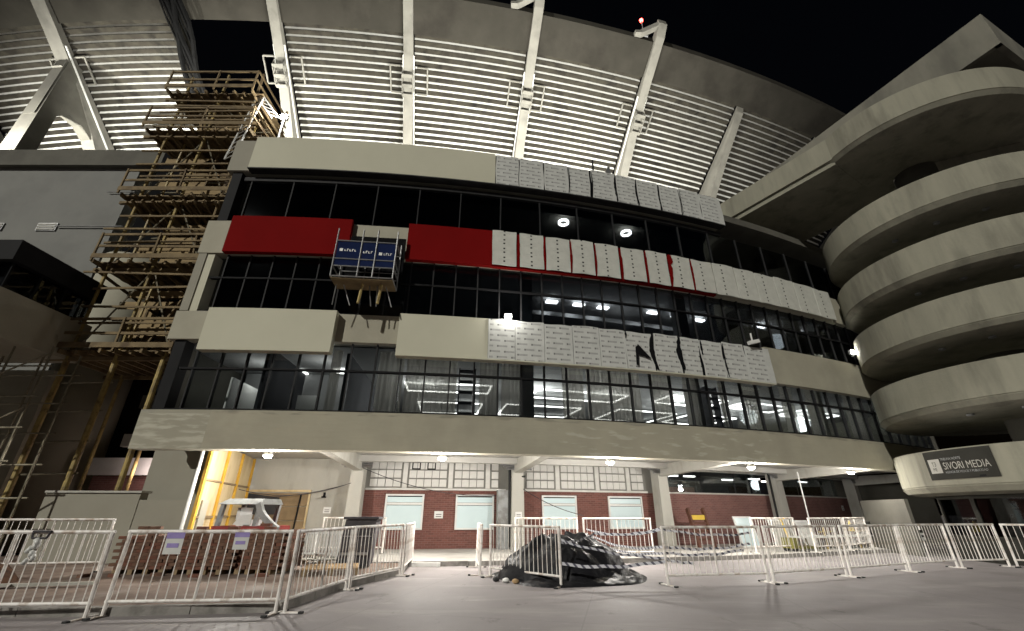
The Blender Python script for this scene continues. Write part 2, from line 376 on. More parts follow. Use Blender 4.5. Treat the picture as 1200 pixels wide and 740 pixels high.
# ------------------------------------------------------------------ mesh builder
class MB:
    def __init__(self):
        self.v, self.f, self.mi, self.uv = [], [], [], []

    def face(self, pts, uv=None, mi=0):
        b = len(self.v)
        self.v += [tuple(q) for q in pts]
        self.f.append(tuple(range(b, b + len(pts))))
        self.mi.append(mi)
        self.uv.append(uv or [(0, 0)] * len(pts))

    def hexa(self, q, mi=0, uvs=None):
        """q: 8 points, bottom ring 0-3 then top ring 4-7."""
        b = len(self.v)
        self.v += [tuple(a) for a in q]
        for fc in ((0, 3, 2, 1), (4, 5, 6, 7), (0, 1, 5, 4), (1, 2, 6, 5), (2, 3, 7, 6), (3, 0, 4, 7)):
            self.f.append(tuple(b + i for i in fc))
            self.mi.append(mi)
            self.uv.append([uvs[i] for i in fc] if uvs else [(0, 0)] * 4)

    def box(self, x0, x1, y0, y1, z0, z1, mi=0):
        self.hexa([(x0, y0, z0), (x1, y0, z0), (x1, y1, z0), (x0, y1, z0), (x0, y0, z1), (x1, y0, z1), (x1, y1, z1), (x0, y1, z1)], mi,
                  [(x0, z0), (x1, z0), (x1, z0), (x0, z0), (x0, z1), (x1, z1), (x1, z1), (x0, z1)])

    def beam(self, a, b, w, h, up=(0, 0, 1), mi=0):
        a, b = Vector(a), Vector(b)
        d = (b - a).normalized()
        up = Vector(up)
        if abs(d.dot(up)) > 0.98:
            up = Vector((0, 1, 0))
        s = d.cross(up).normalized()
        t = s.cross(d).normalized()
        s *= w / 2
        t *= h / 2
        self.hexa([a - s - t, a + s - t, b + s - t, b - s - t, a - s + t, a + s + t, b + s + t, b - s + t], mi)

    def tube(self, a, b, r, n=8, r2=None, cap=True, mi=0):
        a, b = Vector(a), Vector(b)
        d = (b - a).normalized()
        up = Vector((0, 0, 1)) if abs(d.z) < 0.95 else Vector((1, 0, 0))
        s = d.cross(up).normalized()
        t = s.cross(d)
        r2 = r if r2 is None else r2
        k = len(self.v)
        for i in range(n):
            an = 2 * PI * i / n
            o = s * math.cos(an) + t * math.sin(an)
            self.v.append(tuple(a + o * r))
            self.v.append(tuple(b + o * r2))
        for i in range(n):
            j = (i + 1) % n
            self.f.append((k + 2 * i, k + 2 * j, k + 2 * j + 1, k + 2 * i + 1)); self.mi.append(mi); self.uv.append([(0, 0)] * 4)
        if cap:
            self.f.append(tuple(k + 2 * i for i in reversed(range(n)))); self.mi.append(mi); self.uv.append([(0, 0)] * n)
            self.f.append(tuple(k + 2 * i + 1 for i in range(n))); self.mi.append(mi); self.uv.append([(0, 0)] * n)

    def path(self, pts, r, n=6):
        for a, b in zip(pts, pts[1:]):
            self.tube(a, b, r, n)

    def lathe(self, prof, cx, cy, a0=0, a1=2 * PI, n=48, mi=0):
        """closed profile of (r,z) swept round a vertical axis."""
        k = len(self.v)
        full = abs(a1 - a0 - 2 * PI) < 1e-6
        m_ = n if full else n + 1
        for i in range(m_):
            an = a0 + (a1 - a0) * i / n
            for r, z in prof:
                self.v.append((cx + r * math.cos(an), cy + r * math.sin(an), z))
        P = len(prof)
        for i in range(n):
            j = (i + 1) % m_
            for q in range(P):
                q2 = (q + 1) % P
                self.f.append((k + i * P + q, k + j * P + q, k + j * P + q2, k + i * P + q2)); self.mi.append(mi); self.uv.append([(0, 0)] * 4)
        if not full:
            self.f.append(tuple(k + q for q in range(P))); self.mi.append(mi); self.uv.append([(0, 0)] * P)
            self.f.append(tuple(k + n * P + q for q in reversed(range(P)))); self.mi.append(mi); self.uv.append([(0, 0)] * P)

    def prism(self, poly, z0, z1, mi=0):
        k = len(self.v)
        n = len(poly)
        for (x, y) in poly:
            self.v.append((x, y, z0))
        for (x, y) in poly:
            self.v.append((x, y, z1))
        self.f.append(tuple(k + i for i in reversed(range(n)))); self.f.append(tuple(k + n + i for i in range(n)))
        self.mi += [mi, mi]; self.uv += [[(0, 0)] * n, [(0, 0)] * n]
        for i in range(n):
            j = (i + 1) % n
            self.f.append((k + i, k + j, k + n + j, k + n + i)); self.mi.append(mi); self.uv.append([(0, 0)] * 4)

    def mesh(self, name, mats, smooth=False):
        me = bpy.data.meshes.new(name)
        me.from_pydata([tuple(map(float, q)) for q in self.v], [], self.f)
        ul = me.uv_layers.new(name='UVMap')
        i = 0
        flat = []
        for u in self.uv:
            for q in u:
                flat += [q[0], q[1]]
        ul.data.foreach_set('uv', flat)
        if isinstance(mats, str):
            mats = [mats]
        for mt in mats:
            me.materials.append(MATS[mt])
        me.polygons.foreach_set('material_index', self.mi)
        bm = bmesh.new(); bm.from_mesh(me)
        bmesh.ops.remove_doubles(bm, verts=bm.verts, dist=1e-5)
        bmesh.ops.recalc_face_normals(bm, faces=bm.faces)
        bm.to_mesh(me); bm.free()
        if smooth:
            for q in me.polygons:
                q.use_smooth = True
        return me

    def build(self, name, mats, parent=None, smooth=False):
        return obj(name, self.mesh(name, mats, smooth), parent)


def obj(name, me, parent=None, loc=None, rz=0.0):
    o = bpy.data.objects.new(name, me)
    COL.objects.link(o)
    if parent is not None:
        o.parent = parent
    if loc is not None:
        o.location = loc
    if rz:
        o.rotation_euler = (0, 0, rz)
    return o


def tag(o, label, cat, group=None):
    o['label'] = label
    o['category'] = cat
    if group:
        o['group'] = group
    return o


def thing(name, label, cat, group=None, loc=(0, 0, 0), rz=0.0):
    o = bpy.data.objects.new(name, None)
    COL.objects.link(o)
    o.empty_display_size = 0.3
    o.location = loc
    o.rotation_euler = (0, 0, rz)
    return tag(o, label, cat, group)


def struct(o):
    o['kind'] = 'structure'
    return o


def light(name, kind, loc, power, parent=None, col=(1, 0.97, 0.9), radius=0.1, aim=None, cone=None, size=None, blend=0.5):
    d = bpy.data.lights.new(name, kind)
    d.energy = power
    d.color = col
    if kind in ('POINT', 'SPOT'):
        d.shadow_soft_size = radius
    if kind == 'SPOT':
        d.spot_size = math.radians(cone or 90); d.spot_blend = blend
    if kind == 'AREA' and size:
        d.shape = 'RECTANGLE'; d.size, d.size_y = size
    o = bpy.data.objects.new(name, d)
    COL.objects.link(o)
    o.location = loc
    if aim is not None:
        o.rotation_euler = (Vector(aim) - Vector(loc)).to_track_quat('-Z', 'Y').to_euler()
    if parent is not None:
        o.parent = parent
    return o


# ------------------------------------------------------------------ facade frame
FC, FR = (-10.68, 72.2), 59.68


def fr(s, out, z):
    a = s / FR
    r = FR + out
    return Vector((FC[0] + r * math.sin(a), FC[1] - r * math.cos(a), z))


def arc(mb, s0, s1, o0, o1, z0, z1, step=0.9, mi=0):
    """solid following the facade curve; o0 inner, o1 outer."""
    n = max(1, math.ceil((s1 - s0) / step))
    for i in range(n):
        a = s0 + (s1 - s0) * i / n
        b = s0 + (s1 - s0) * (i + 1) / n
        q = [fr(a, o1, z0), fr(b, o1, z0), fr(b, o0, z0), fr(a, o0, z0), fr(a, o1, z1), fr(b, o1, z1), fr(b, o0, z1), fr(a, o0, z1)]
        k = len(mb.v)
        mb.v += [tuple(x) for x in q]
        fcs = [(0, 3, 2, 1), (4, 5, 6, 7), (0, 1, 5, 4), (2, 3, 7, 6)]
        if i == 0:
            fcs.append((3, 0, 4, 7))
        if i == n - 1:
            fcs.append((1, 2, 6, 5))
        us = [(a, z0), (b, z0), (b, z0), (a, z0), (a, z1), (b, z1), (b, z1), (a, z1)]
        for fc in fcs:
            mb.f.append(tuple(k + j for j in fc)); mb.mi.append(mi); mb.uv.append([us[j] for j in fc])


def arc_part(name, mat, parent, *a, **k):
    mb = MB()
    arc(mb, *a, **k)
    return mb.build(name, mat, parent)


S_END = 34.0
# ------------------------------------------------------------------ ground, pavement, work area
g = MB()
g.face([(-400, -200, 0), (400, -200, 0), (400, 500, 0), (-400, 500, 0)])
struct(g.build('ground', 'street'))
side = MB()
arc(side, 5.0, 46.0, -11.0, -1.1, 0.004, 0.12, step=1.2)
sw = struct(side.build('pavement', 'sidewalk'))
for i in range(26):
    kb = MB()
    a = 5.0 + i * 1.55
    arc(kb, a, a + 1.535, -1.1, -0.95, 0.0, 0.124 + random.uniform(-0.004, 0.004), step=0.8)
    kb.build('kerb_stone', 'kerb', sw)
wa = MB()
WP = [(-3.02, 14.6), (-2.78, 12.3), (-3.42, 10.05), (-3.62, 7.95), (-6.0, 7.62), (-9.5, 7.45), (-16.0, 7.2), (-16.0, 18.0), (-5.6, 18.6), (-5.6, 14.6)]
wa.prism(WP, 0.004, 0.10)
work = struct(wa.build('work_area', 'soil_ground'))
for (p, q) in zip(WP[:6], WP[1:7]):
    a, b = Vector((*p, 0)), Vector((*q, 0))
    nseg = max(1, round((b - a).length / 1.2))
    for i in range(nseg):
        km = MB()
        c0 = a.lerp(b, i / nseg); c1 = a.lerp(b, (i + 1) / nseg - 0.012 / nseg)
        km.beam(c0 + Vector((0, 0, 0.058)), c1 + Vector((0, 0, 0.058)), 0.13, 0.116)
        km.build('kerb_stone', 'kerb', work)

# ------------------------------------------------------------------ main building
B = thing('stadium_building', 'curved four-storey stadium front of concrete beams, dark glass and white and red panels', 'building', loc=(0, 0, 0))
arc_part('floor_beam', 'beam_concrete', B, 0.0, S_END, -0.45, 0.0, 2.99, 4.08)
arc_part('soffit', 'ceiling_white', B, 0.15, S_END, -6.0, -0.46, 3.36, 3.5)
arc_part('soffit_beam', 'ceiling_white', B, 0.2, S_END, -1.35, -1.0, 3.12, 3.355)
arc_part('soffit_beam', 'ceiling_white', B, 5.2, S_END, -4.6, -4.3, 3.14, 3.355)
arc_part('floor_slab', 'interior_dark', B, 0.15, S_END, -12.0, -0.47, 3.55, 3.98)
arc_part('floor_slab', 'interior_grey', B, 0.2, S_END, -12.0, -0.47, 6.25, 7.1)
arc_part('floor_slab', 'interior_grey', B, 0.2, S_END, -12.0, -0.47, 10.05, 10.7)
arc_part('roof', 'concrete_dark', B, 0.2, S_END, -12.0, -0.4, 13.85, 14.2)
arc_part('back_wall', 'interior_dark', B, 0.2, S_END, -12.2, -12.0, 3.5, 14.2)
mb = MB(); arc(mb, -0.02, 0.18, -12.0, -0.5, 3.5, 14.0); mb.build('end_wall', 'concrete_dark', B)
mb = MB(); arc(mb, S_END + 0.02, S_END + 0.2, -12.0, -0.5, 3.5, 14.0); mb.build('end_wall', 'concrete_dark', B)
mb = MB(); arc(mb, 39.0, 39.2, -12.0, -2.5, 0.0, 3.6); mb.build('end_wall', 'concrete_dark', B)

# ---- concrete fascia bands carrying the cladding panels
band1 = arc_part('fascia_band', 'concrete', B, 0.0, S_END, -0.4, 0.0, 6.27, 7.22)
band2 = arc_part('fascia_band', 'concrete', B, 0.0, S_END, -0.4, 0.0, 9.4, 10.72)
band3 = arc_part('fascia_band', 'panel_grey', B, 0.0, 20.4, -0.4, 0.0, 13.02, 14.5)
arc_part('fascia_rail', 'mullion_alu', B, 0.7, 20.4, -0.25, -0.1, 12.62, 12.78)
arc_part('fascia_rail', 'black_frame', B, 0.7, 20.4, -0.9, -0.45, 12.8, 13.0)
# right stretch of band one is deeper and bare
arc_part('fascia_band', 'concrete', B, 21.05, S_END, -0.2, 0.06, 5.95, 7.4)


def panel(parent, mat, s0, s1, z0, z1, o1, th=0.14, name='cladding_panel'):
    return arc_part(name, mat, parent, s0, s1, o1 - th, o1, z0, z1)


panel(band1, 'panel_white', 1.22, 5.12, 5.82, 7.21, 0.3, 0.29)
panel(band1, 'panel_white', 7.07, 9.9, 5.82, 7.21, 0.3, 0.29)
panel(band1, 'black_backing', 9.905, 20.95, 5.83, 7.20, 0.25, 0.24, 'backing_board')
panel(band2, 'panel_red', 0.95, 5.05, 9.34, 10.8, 0.2, 0.19)
panel(band2, 'panel_red', 7.0, 9.98, 9.31, 10.78, 0.2, 0.19)
panel(band2, 'panel_red', 9.985, 19.1, 9.30, 10.74, 0.17, 0.16, 'backing_board')
panel(band2, 'panel_grey', 19.105, 26.1, 9.38, 10.76, 0.15, 0.14, 'backing_board')
panel(band3, 'panel_white', 0.9, 10.02, 13.0, 14.5, 0.2, 0.19)
panel(band3, 'black_backing', 10.025, 20.45, 12.98, 14.44, 0.14, 0.13, 'backing_board')
arc_part('bottom_rail', 'mullion_alu', band3, 0.9, 20.4, -0.1, 0.23, 12.93, 12.975)
arc_part('bottom_rail', 'panel_white', band1, 7.07, 20.9, 0.05, 0.34, 5.775, 5.815)


def film(parent, mat, s0, s1, z0, z1, o, skew=0.02, wav=0.012, seed=0):
    """one wrapped cladding panel: a slightly bulging film sheet with wavy edges."""
    rnd = random.Random(seed)
    nx, nz = 8, 10
    ph = rnd.uniform(0, 9)
    mb = MB()
    tl, tr_, bl, br = [rnd.uniform(-skew, skew) for _ in range(4)]
    grid = []
    for j in range(nz + 1):
        row = []
        fz = j / nz
        for i in range(nx + 1):
            fx = i / nx
            ls = s0 + (bl * (1 - fz) + tl * fz) + wav * math.sin(fz * 7 + ph)
            rs = s1 + (br * (1 - fz) + tr_ * fz) + wav * math.sin(fz * 8 + ph * 2)
            ss = ls + (rs - ls) * fx
            zz = z0 + (z1 - z0) * fz + 0.012 * math.sin(fx * 6 + ph) * (1 if j in (0, nz) else 0)
            bul = 0.004 * math.sin(PI * fx) * math.sin(PI * fz) + 0.003 * math.sin(9 * fx + ph + 5 * fz)
            row.append((ss, zz, o + bul, fx * (s1 - s0), fz * (z1 - z0) + seed * 0.07))
        grid.append(row)
    for j in range(nz):
        for i in range(nx):
            c = [grid[j][i], grid[j][i + 1], grid[j + 1][i + 1], grid[j + 1][i]]
            mb.face([fr(q[0], q[2], q[1]) for q in c], [(q[3], q[4]) for q in c])
    # thickness: returned edges
    edge = [grid[0][i] for i in range(nx + 1)] + [grid[j][nx] for j in range(1, nz + 1)] + [grid[nz][i] for i in range(nx - 1, -1, -1)] + [grid[j][0] for j in range(nz - 1, 0, -1)]
    for a, b in zip(edge, edge[1:] + edge[:1]):
        mb.face([fr(a[0], a[2], a[1]), fr(b[0], b[2], b[1]), fr(b[0], b[2] - 0.03, b[1]), fr(a[0], a[2] - 0.03, a[1])])
    return mb.build('wrapped_panel', mat, parent)


P3 = [10.03, 10.97, 11.99, 13.02, 14.0, 15.12, 16.1, 17.16, 18.21, 19.28, 20.45]
for i in range(10):
    film(band3, 'film_rows', P3[i] + 0.015, P3[i + 1] - (0.05 if i in (3, 4, 5, 6) else 0.02), 13.0 - (0.03 if i % 3 == 1 else 0), 14.45 - 0.02 * (i % 4), 0.2, 0.03 if i > 2 else 0.008, seed=i + 1)
P2 = [(9.98, 10.85), (10.97, 11.86), (11.96, 12.86), (12.92, 13.81), (13.89, 14.83), (14.95, 15.91), (16.04, 16.94), (17.06, 18.0), (18.1, 19.08), (19.13, 20.2), (20.25, 21.3), (21.35, 22.44), (22.49, 23.64), (23.7, 24.95), (25.0, 26.1)]
for i, (a, b) in enumerate(P2):
    film(band2, 'film_chain', a, b, 9.34, 10.78 - 0.02 * (i % 3), 0.25, 0.01 if i < 9 else 0.006, 0.005 if i < 9 else 0.003, seed=i + 31)
P1 = [9.9, 10.79, 11.77, 12.75, 13.71, 14.66, 15.76, 16.81, 17.71, 18.71, 19.73, 20.95]
for i in range(11):
    gap = 0.09 if i in (6, 7) else (0.04 if i in (5, 8, 9) else 0.004)
    film(band1, 'film_rows', P1[i] + 0.008, P1[i + 1] - gap - 0.006, 5.82, 7.21 - 0.02 * (i % 3), 0.32, 0.05 if 4 < i < 10 else 0.004, 0.02 if 4 < i < 10 else 0.002, seed=i + 61)
def tear(parent, s, z0, z1, wd, o, bow, mat='black_backing', seed=0):
    rn = random.Random(seed)
    mb = MB(); N = 12
    L_, R_ = [], []
    for k in range(N + 1):
        f = k / N
        c_ = s + bow * math.sin(PI * f * 0.9)
        h_ = wd * (math.sin(PI * min(1, 0.06 + f * 0.9)) ** 0.7) * rn.uniform(0.6, 1.15)
        z = z0 + (z1 - z0) * f
        L_.append((c_ - h_ / 2, z)); R_.append((c_ + h_ / 2, z))
    for k in range(N):
        q = [L_[k], R_[k], R_[k + 1], L_[k + 1]]
        mb.face([fr(a_, o, z_) for a_, z_ in q])
        mb.face([fr(a_, o - 0.006, z_) for a_, z_ in reversed(q)])
    mb.build('tear', mat, parent)


for k, (s_, z0, z1, wd, bow) in enumerate(((15.8, 5.85, 7.2, 0.2, -0.16), (16.86, 5.95, 7.18, 0.24, -0.12), (17.72, 6.6, 7.19, 0.09, 0.0), (18.72, 5.85, 7.15, 0.1, -0.05), (14.68, 6.9, 7.2, 0.07, 0.02))):
    tear(band1, s_, z0, z1, wd, 0.345, bow, seed=k)
for k, (s_, z0, z1, wd, bow) in enumerate(((13.02, 13.05, 14.4, 0.045, 0.02), (14.0, 13.05, 14.4, 0.05, 0.04), (15.12, 13.03, 14.38, 0.11, -0.06), (16.1, 13.0, 14.38, 0.1, -0.08), (17.18, 13.0, 14.36, 0.08, -0.07), (18.22, 13.0, 14.36, 0.04, 0.0))):
    tear(band3, s_, z0, z1, wd, 0.225, bow, seed=20 + k)
for k, (s_, z0, z1, wd, bow) in enumerate(((10.9, 9.36, 10.7, 0.1, 0.02), (11.9, 9.34, 10.72, 0.09, -0.02), (12.89, 9.34, 10.7, 0.1, 0.01), (13.85, 9.34, 10.7, 0.08, 0.02), (14.9, 9.4, 10.4, 0.11, 0.02), (15.97, 9.34, 10.75, 0.13, 0.0), (16.99, 9.34, 10.72, 0.17, 0.05), (17.05, 10.3, 10.75, 0.34, 0.02), (18.04, 9.34, 10.72, 0.1, 0.0))):
    tear(band2, s_, z0, z1, wd, 0.275, bow, 'panel_red', seed=40 + k)
# torn flap on the lower run, its dark backing showing
flap = MB()
flap.face([fr(15.0, 0.37, 6.35), fr(15.55, 0.40, 6.22), fr(15.1, 0.38, 6.72)])
flap.face([fr(15.0, 0.355, 6.35), fr(15.1, 0.365, 6.72), fr(15.55, 0.385, 6.22)])
flap.face([fr(14.96, 0.37, 5.95), fr(15.06, 0.37, 5.95), fr(15.12, 0.37, 6.7), fr(15.0, 0.37, 6.6)])
flap.build('torn_flap', 'black_backing', band1)

# end piers at the left of the facade
arc_part('end_pier', 'panel_grey', B, 0.05, 0.32, -0.5, -0.02, 7.25, 9.38)
arc_part('end_pier', 'panel_white', B, 0.33, 0.58, -0.5, -0.06, 7.25, 9.38)
arc_part('end_pier', 'black_frame', B, 0.2, 0.55, -0.5, -0.1, 4.09, 6.26)
arc_part('end_pier', 'black_frame', B, 0.2, 0.55, -0.5, -0.1, 10.73, 13.0)

# ---- glazing bands
MUL0, MULD = 0.99, 0.7765


def box_mesh(name, mat, x0, x1, y0, y1, z0, z1):
    mb = MB(); mb.box(x0, x1, y0, y1, z0, z1)
    return mb.mesh(name, mat)


def glazing(z0, z1, ztr, glass, s_to, every=1):
    G = obj('glazing', None, B)
    mul = box_mesh('mullion', 'mullion_alu', -0.021, 0.021, 0, 0.12, 0, z1 - z0)
    rows = [(z0 + 0.04, ztr - 0.02), (ztr + 0.02, z1 - 0.02)] if ztr else [(z0 + 0.04, z1 - 0.02)]
    pm = [box_mesh('pane', glass, -MULD * every / 2 + 0.02, MULD * every / 2 - 0.02, 0.05, 0.062, 0, b - a) for a, b in rows]
    k = 0
    while MUL0 + k * MULD * every < s_to:
        s = MUL0 + k * MULD * every
        obj('mullion', mul, G, fr(s, -0.12, z0), s / FR)
        sc_ = s + MULD * every / 2
        for me, (a, b) in zip(pm, rows):
            obj('pane', me, G, fr(sc_, -0.12, a), sc_ / FR)
        k += 1
    obj('mullion', mul, G, fr(MUL0 + k * MULD * every, -0.12, z0), (MUL0 + k * MULD * every) / FR)
    e = MUL0 + k * MULD * every
    if ztr:
        arc_part('transom', 'black_frame', G, 0.6, e, -0.235, -0.1, ztr - 0.028, ztr + 0.028, step=0.78)
    arc_part('sill', 'black_frame', G, 0.6, e, -0.27, -0.06, z0 + 0.002, z0 + 0.05)
    return G


glazing(4.085, 6.26, 5.36, 'glass', 32)
glazing(7.225, 9.39, 8.5, 'glass_dark', 32)
glazing(10.73, 12.6, None, 'glass_dark', 32, 2)

# ---- rooms behind the glass
iw = MB()
arc(iw, 0.6, 5.3, -3.6, -3.5, 4.0, 6.2)
iw.build('partition', 'interior_grey', B)
iw = MB(); arc(iw, 5.3, 5.4, -6.0, -0.9, 4.0, 6.2); iw.build('partition', 'interior_dark', B)
iw = MB(); arc(iw, 1.55, 1.62, -3.4, -1.2, 4.0, 5.4); iw.build('partition', 'interior_white', B)
iw = MB(); arc(iw, 2.9, 3.0, -3.4, -0.5, 4.0, 6.2); iw.build('partition', 'interior_dark', B)
iw = MB(); arc(iw, 3.45, 4.2, -2.2, -2.1, 4.0, 5.05); iw.build('partition', 'interior_white', B)
for s in (11.3, 18.2, 25.2):
    iw = MB(); arc(iw, s, s + 0.45, -1.6, -1.15, 4.0, 6.24); iw.build('inner_column', 'interior_grey', B)
    iw = MB(); arc(iw, s, s + 0.45, -1.6, -1.15, 7.12, 10.04); iw.build('inner_column', 'interior_grey', B)
for s in (9.1, 19.4):
    # dark open shelving racks seen between the curtains
    iw = MB()
    for k in range(6):
        arc(iw, s, s + 0.62, -2.0, -1.7, 4.1 + k * 0.38, 4.14 + k * 0.38)
    for d in (0.0, 0.58):
        arc(iw, s + d, s + d + 0.04, -2.0, -1.7, 4.0, 6.1)
    iw.build('shelf_rack', 'interior_dark', B)


def curtain(s0, s1, z0, z1, o, lab):
    n_ = max(8, int((s1 - s0) * 26))
    mb = MB()
    pr = None
    for i in range(n_ + 1):
        s = s0 + (s1 - s0) * i / n_
        d = o + 0.05 * math.sin(s * 37) + 0.025 * math.sin(s * 91)
        cur = (fr(s, d, z0), fr(s, d * 1.0, z1))
        if pr:
            mb.face([pr[0], cur[0], cur[1], pr[1]])
        pr = cur
    o_ = mb.build('curtain', 'curtain', None, True)
    so = o_.modifiers.new('thickness', 'SOLIDIFY'); so.thickness = 0.004
    tag(o_, lab, 'curtain', 'curtains behind the lowest glass band')


CU = [(4.95, 5.25, 'narrow'), (6.45, 7.25, 'first broad'), (7.35, 9.0, 'widest'), (9.75, 10.35, 'half-drawn'), (10.5, 11.2, 'bunched'), (12.6, 13.4, 'plain'), (13.5, 15.6, 'long'), (16.0, 16.9, 'pale'), (17.4, 18.0, 'slim'), (19.0, 19.3, 'thin'), (20.1, 20.9, 'loose'), (22.1, 22.9, 'drawn-back'), (23.7, 24.4, 'folded'), (26.3, 27.2, 'last')]
ORD = ['leftmost', 'second', 'third', 'fourth', 'fifth', 'sixth', 'seventh', 'eighth', 'ninth', 'tenth', 'eleventh', 'twelfth', 'thirteenth', 'rightmost']
for i, (a, b, adj) in enumerate(CU):
    curtain(a, b, 4.06, 6.2, -0.6, f'sheer grey curtain behind the lowest glass band, {ORD[i]} counted from the left')


def led_frame(s0, s1, o0, o1, z, lab, mat='led', w_=0.06):
    mb = MB()
    for a, b in (((s0, o0), (s1, o0)), ((s0, o1), (s1, o1)), ((s0, o0), (s0, o1)), ((s1, o0), (s1, o1))):
        mb.beam(fr(a[0], a[1], z), fr(b[0], b[1], z), w_, 0.05)
    o_ = mb.build('led_ceiling_frame', mat)
    tag(o_, lab, 'ceiling light', 'LED frames on the ceiling of the lowest glazed floor')


LF = [(6.9, 10.6, -3.9, -5.2), (7.2, 10.6, -7.2, -9.6), (12.7, 17.2, -4.0, -5.4), (11.9, 16.2, -7.0, -9.4), (18.9, 22.2, -3.2, -4.6), (18.2, 22.0, -6.4, -9.0), (23.2, 26.4, -3.0, -4.2), (22.8, 26.2, -6.0, -8.4), (27.4, 30.6, -3.0, -4.4)]
LN = ['front LED rectangle above the leftmost lit curtains', 'rear LED rectangle behind the leftmost lit curtains', 'front LED rectangle over the middle curtains', 'rear LED rectangle behind the middle curtains', 'front LED rectangle right of the middle windows', 'rear LED rectangle right of the middle windows', 'front LED rectangle nearing the spiral ramp', 'rear LED rectangle nearing the spiral ramp', 'LED rectangle furthest right beside the spiral ramp']
for i, q in enumerate(LF):
    led_frame(*q, 6.1 if i < 4 else 6.05, 'glowing white ' + LN[i])
for i, s in enumerate((7.8, 12.8, 16.2, 20.4, 25.0, 29.5)):
    light('room_light', 'POINT', fr(s, -4.4, 5.75), 62 if i < 3 else 85, B, radius=0.4)
for i, (s, o) in enumerate(((2.55, -2.9), (4.3, -2.7))):
    mb = MB(); arc(mb, s, s + 0.55, o - 0.5, o, 6.16, 6.2)
    o_ = mb.build('ceiling_panel_light', 'led')
    tag(o_, ['square white ceiling light in the left office', 'square white ceiling light in the second office from the left'][i], 'ceiling light', 'office ceiling lights')
light('room_light', 'POINT', fr(1.9, -2.3, 5.7), 8, B, radius=0.3)
light('room_light', 'POINT', fr(4.2, -1.9, 5.7), 8, B, radius=0.3)
# middle floor: bright ceiling strips, back partition
L2 = [(13.0, -3.2), (14.35, -3.2), (15.6, -3.2), (18.2, -3.0), (19.6, -3.0), (21.0, -3.0), (24.6, -2.4), (27.3, -2.2)]
for i, (s, o) in enumerate(L2):
    mb = MB(); arc(mb, s, s + 0.55, o - 0.22, o, 9.86, 9.92)
    tag(mb.build('ceiling_strip_light', 'lamp_small'), f'bright ceiling strip on the middle glazed floor, {ORD[i]} from the left', 'ceiling light', 'ceiling strips on the middle glazed floor')
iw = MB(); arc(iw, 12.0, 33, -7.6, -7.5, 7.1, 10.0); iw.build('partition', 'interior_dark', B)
iw = MB(); arc(iw, 20.9, 23.4, -1.3, -1.2, 7.12, 8.9); iw.build('partition', 'concrete_pale', B)
iw = MB(); arc(iw, 12.2, 21, -4.1, -3.9, 9.5, 9.7); iw.build('duct', 'steel_grey', B)
iw = MB(); arc(iw, 12.4, 21, -5.6, -5.3, 9.1, 9.5); iw.build('duct', 'steel_grey', B)
light('room_light', 'POINT', fr(17.0, -3.4, 9.3), 14, B, radius=0.4)
light('room_light', 'POINT', fr(26.0, -2.6, 9.3), 14, B, radius=0.4)
# top floor ring lamps
for i, s in enumerate((13.75, 17.1)):
    rg = MB()
    rg.lathe([(0.17, 13.62), (0.25, 13.62), (0.25, 13.7), (0.17, 13.7)], *fr(s, -2.5, 0)[:2], n=24)
    tag(rg.build('ring_light', 'lamp_small'), ['white ring lamp on the top glazed floor, left of the two', 'white ring lamp on the top glazed floor, right of the two'][i], 'ceiling light', 'ring lamps on the top floor')

# ---- ground floor: walls, columns, brackets, windows
wallL = arc_part('ground_wall', 'concrete_pale', B, 0.4, 5.0, -5.9, -5.7, 0.1, 3.35)
wallB = arc_part('brick_wall', 'brick', B, 5.0, 19.2, -5.9, -5.7, 0.12, 2.2)
wallT = arc_part('block_wall', 'tile_ground', B, 5.0, 19.2, -5.9, -5.71, 2.205, 3.355)
wallR = arc_part('brick_wall', 'brick_pale', B, 19.2, 36.0, -5.9, -5.7, 0.12, 2.2)
arc_part('cornice', 'tile_white', wallT, 5.45, 11.6, -5.7, -5.62, 2.2, 2.27)
arc_part('cornice', 'tile_white', wallT, 12.5, 18.8, -5.7, -5.62, 2.2, 2.27)
arc_part('cornice', 'tile_white', wallR, 19.7, 36.0, -5.95, -5.66, 2.203, 2.26)
tile = box_mesh('block', 'tile_white', -0.138, 0.138, -0.04, 0.02, 0, 0.275)
for (a, b) in ((5.55, 11.5), (12.55, 18.85)):
    k = 0
    s = a + 0.2
    while s < b - 0.15:
        if k % 11 not in (4, 10):
            for r_ in range(3):
                z = 2.33 + r_ * 0.33
                obj('block', tile, wallT, fr(s, -5.69, z), s / FR)
        else:
            st_ = MB(); st_.box(-0.09, 0.09, -0.05, 0.02, 0, 1.05)
            obj('pilaster', st_.mesh('pilaster', 'tile_white'), wallT, fr(s, -5.69, 2.28), s / FR)
        s += 0.335 if k % 11 not in (4, 10) else 0.335
        k += 1
# two dark-framed vents in the top row
for s in (7.55, 8.22):
    vb = MB(); vb.box(-0.17, 0.17, -0.07, -0.02, 0, 0.05); vb.box(-0.17, 0.17, -0.07, -0.02, 0.26, 0.31); vb.box(-0.17, -0.13, -0.07, -0.02, 0.05, 0.26); vb.box(0.13, 0.17, -0.07, -0.02, 0.05, 0.26)
    obj('vent_frame', vb.mesh('vent_frame', 'black_frame'), wallT, fr(s, -5.69, 2.97), s / FR)

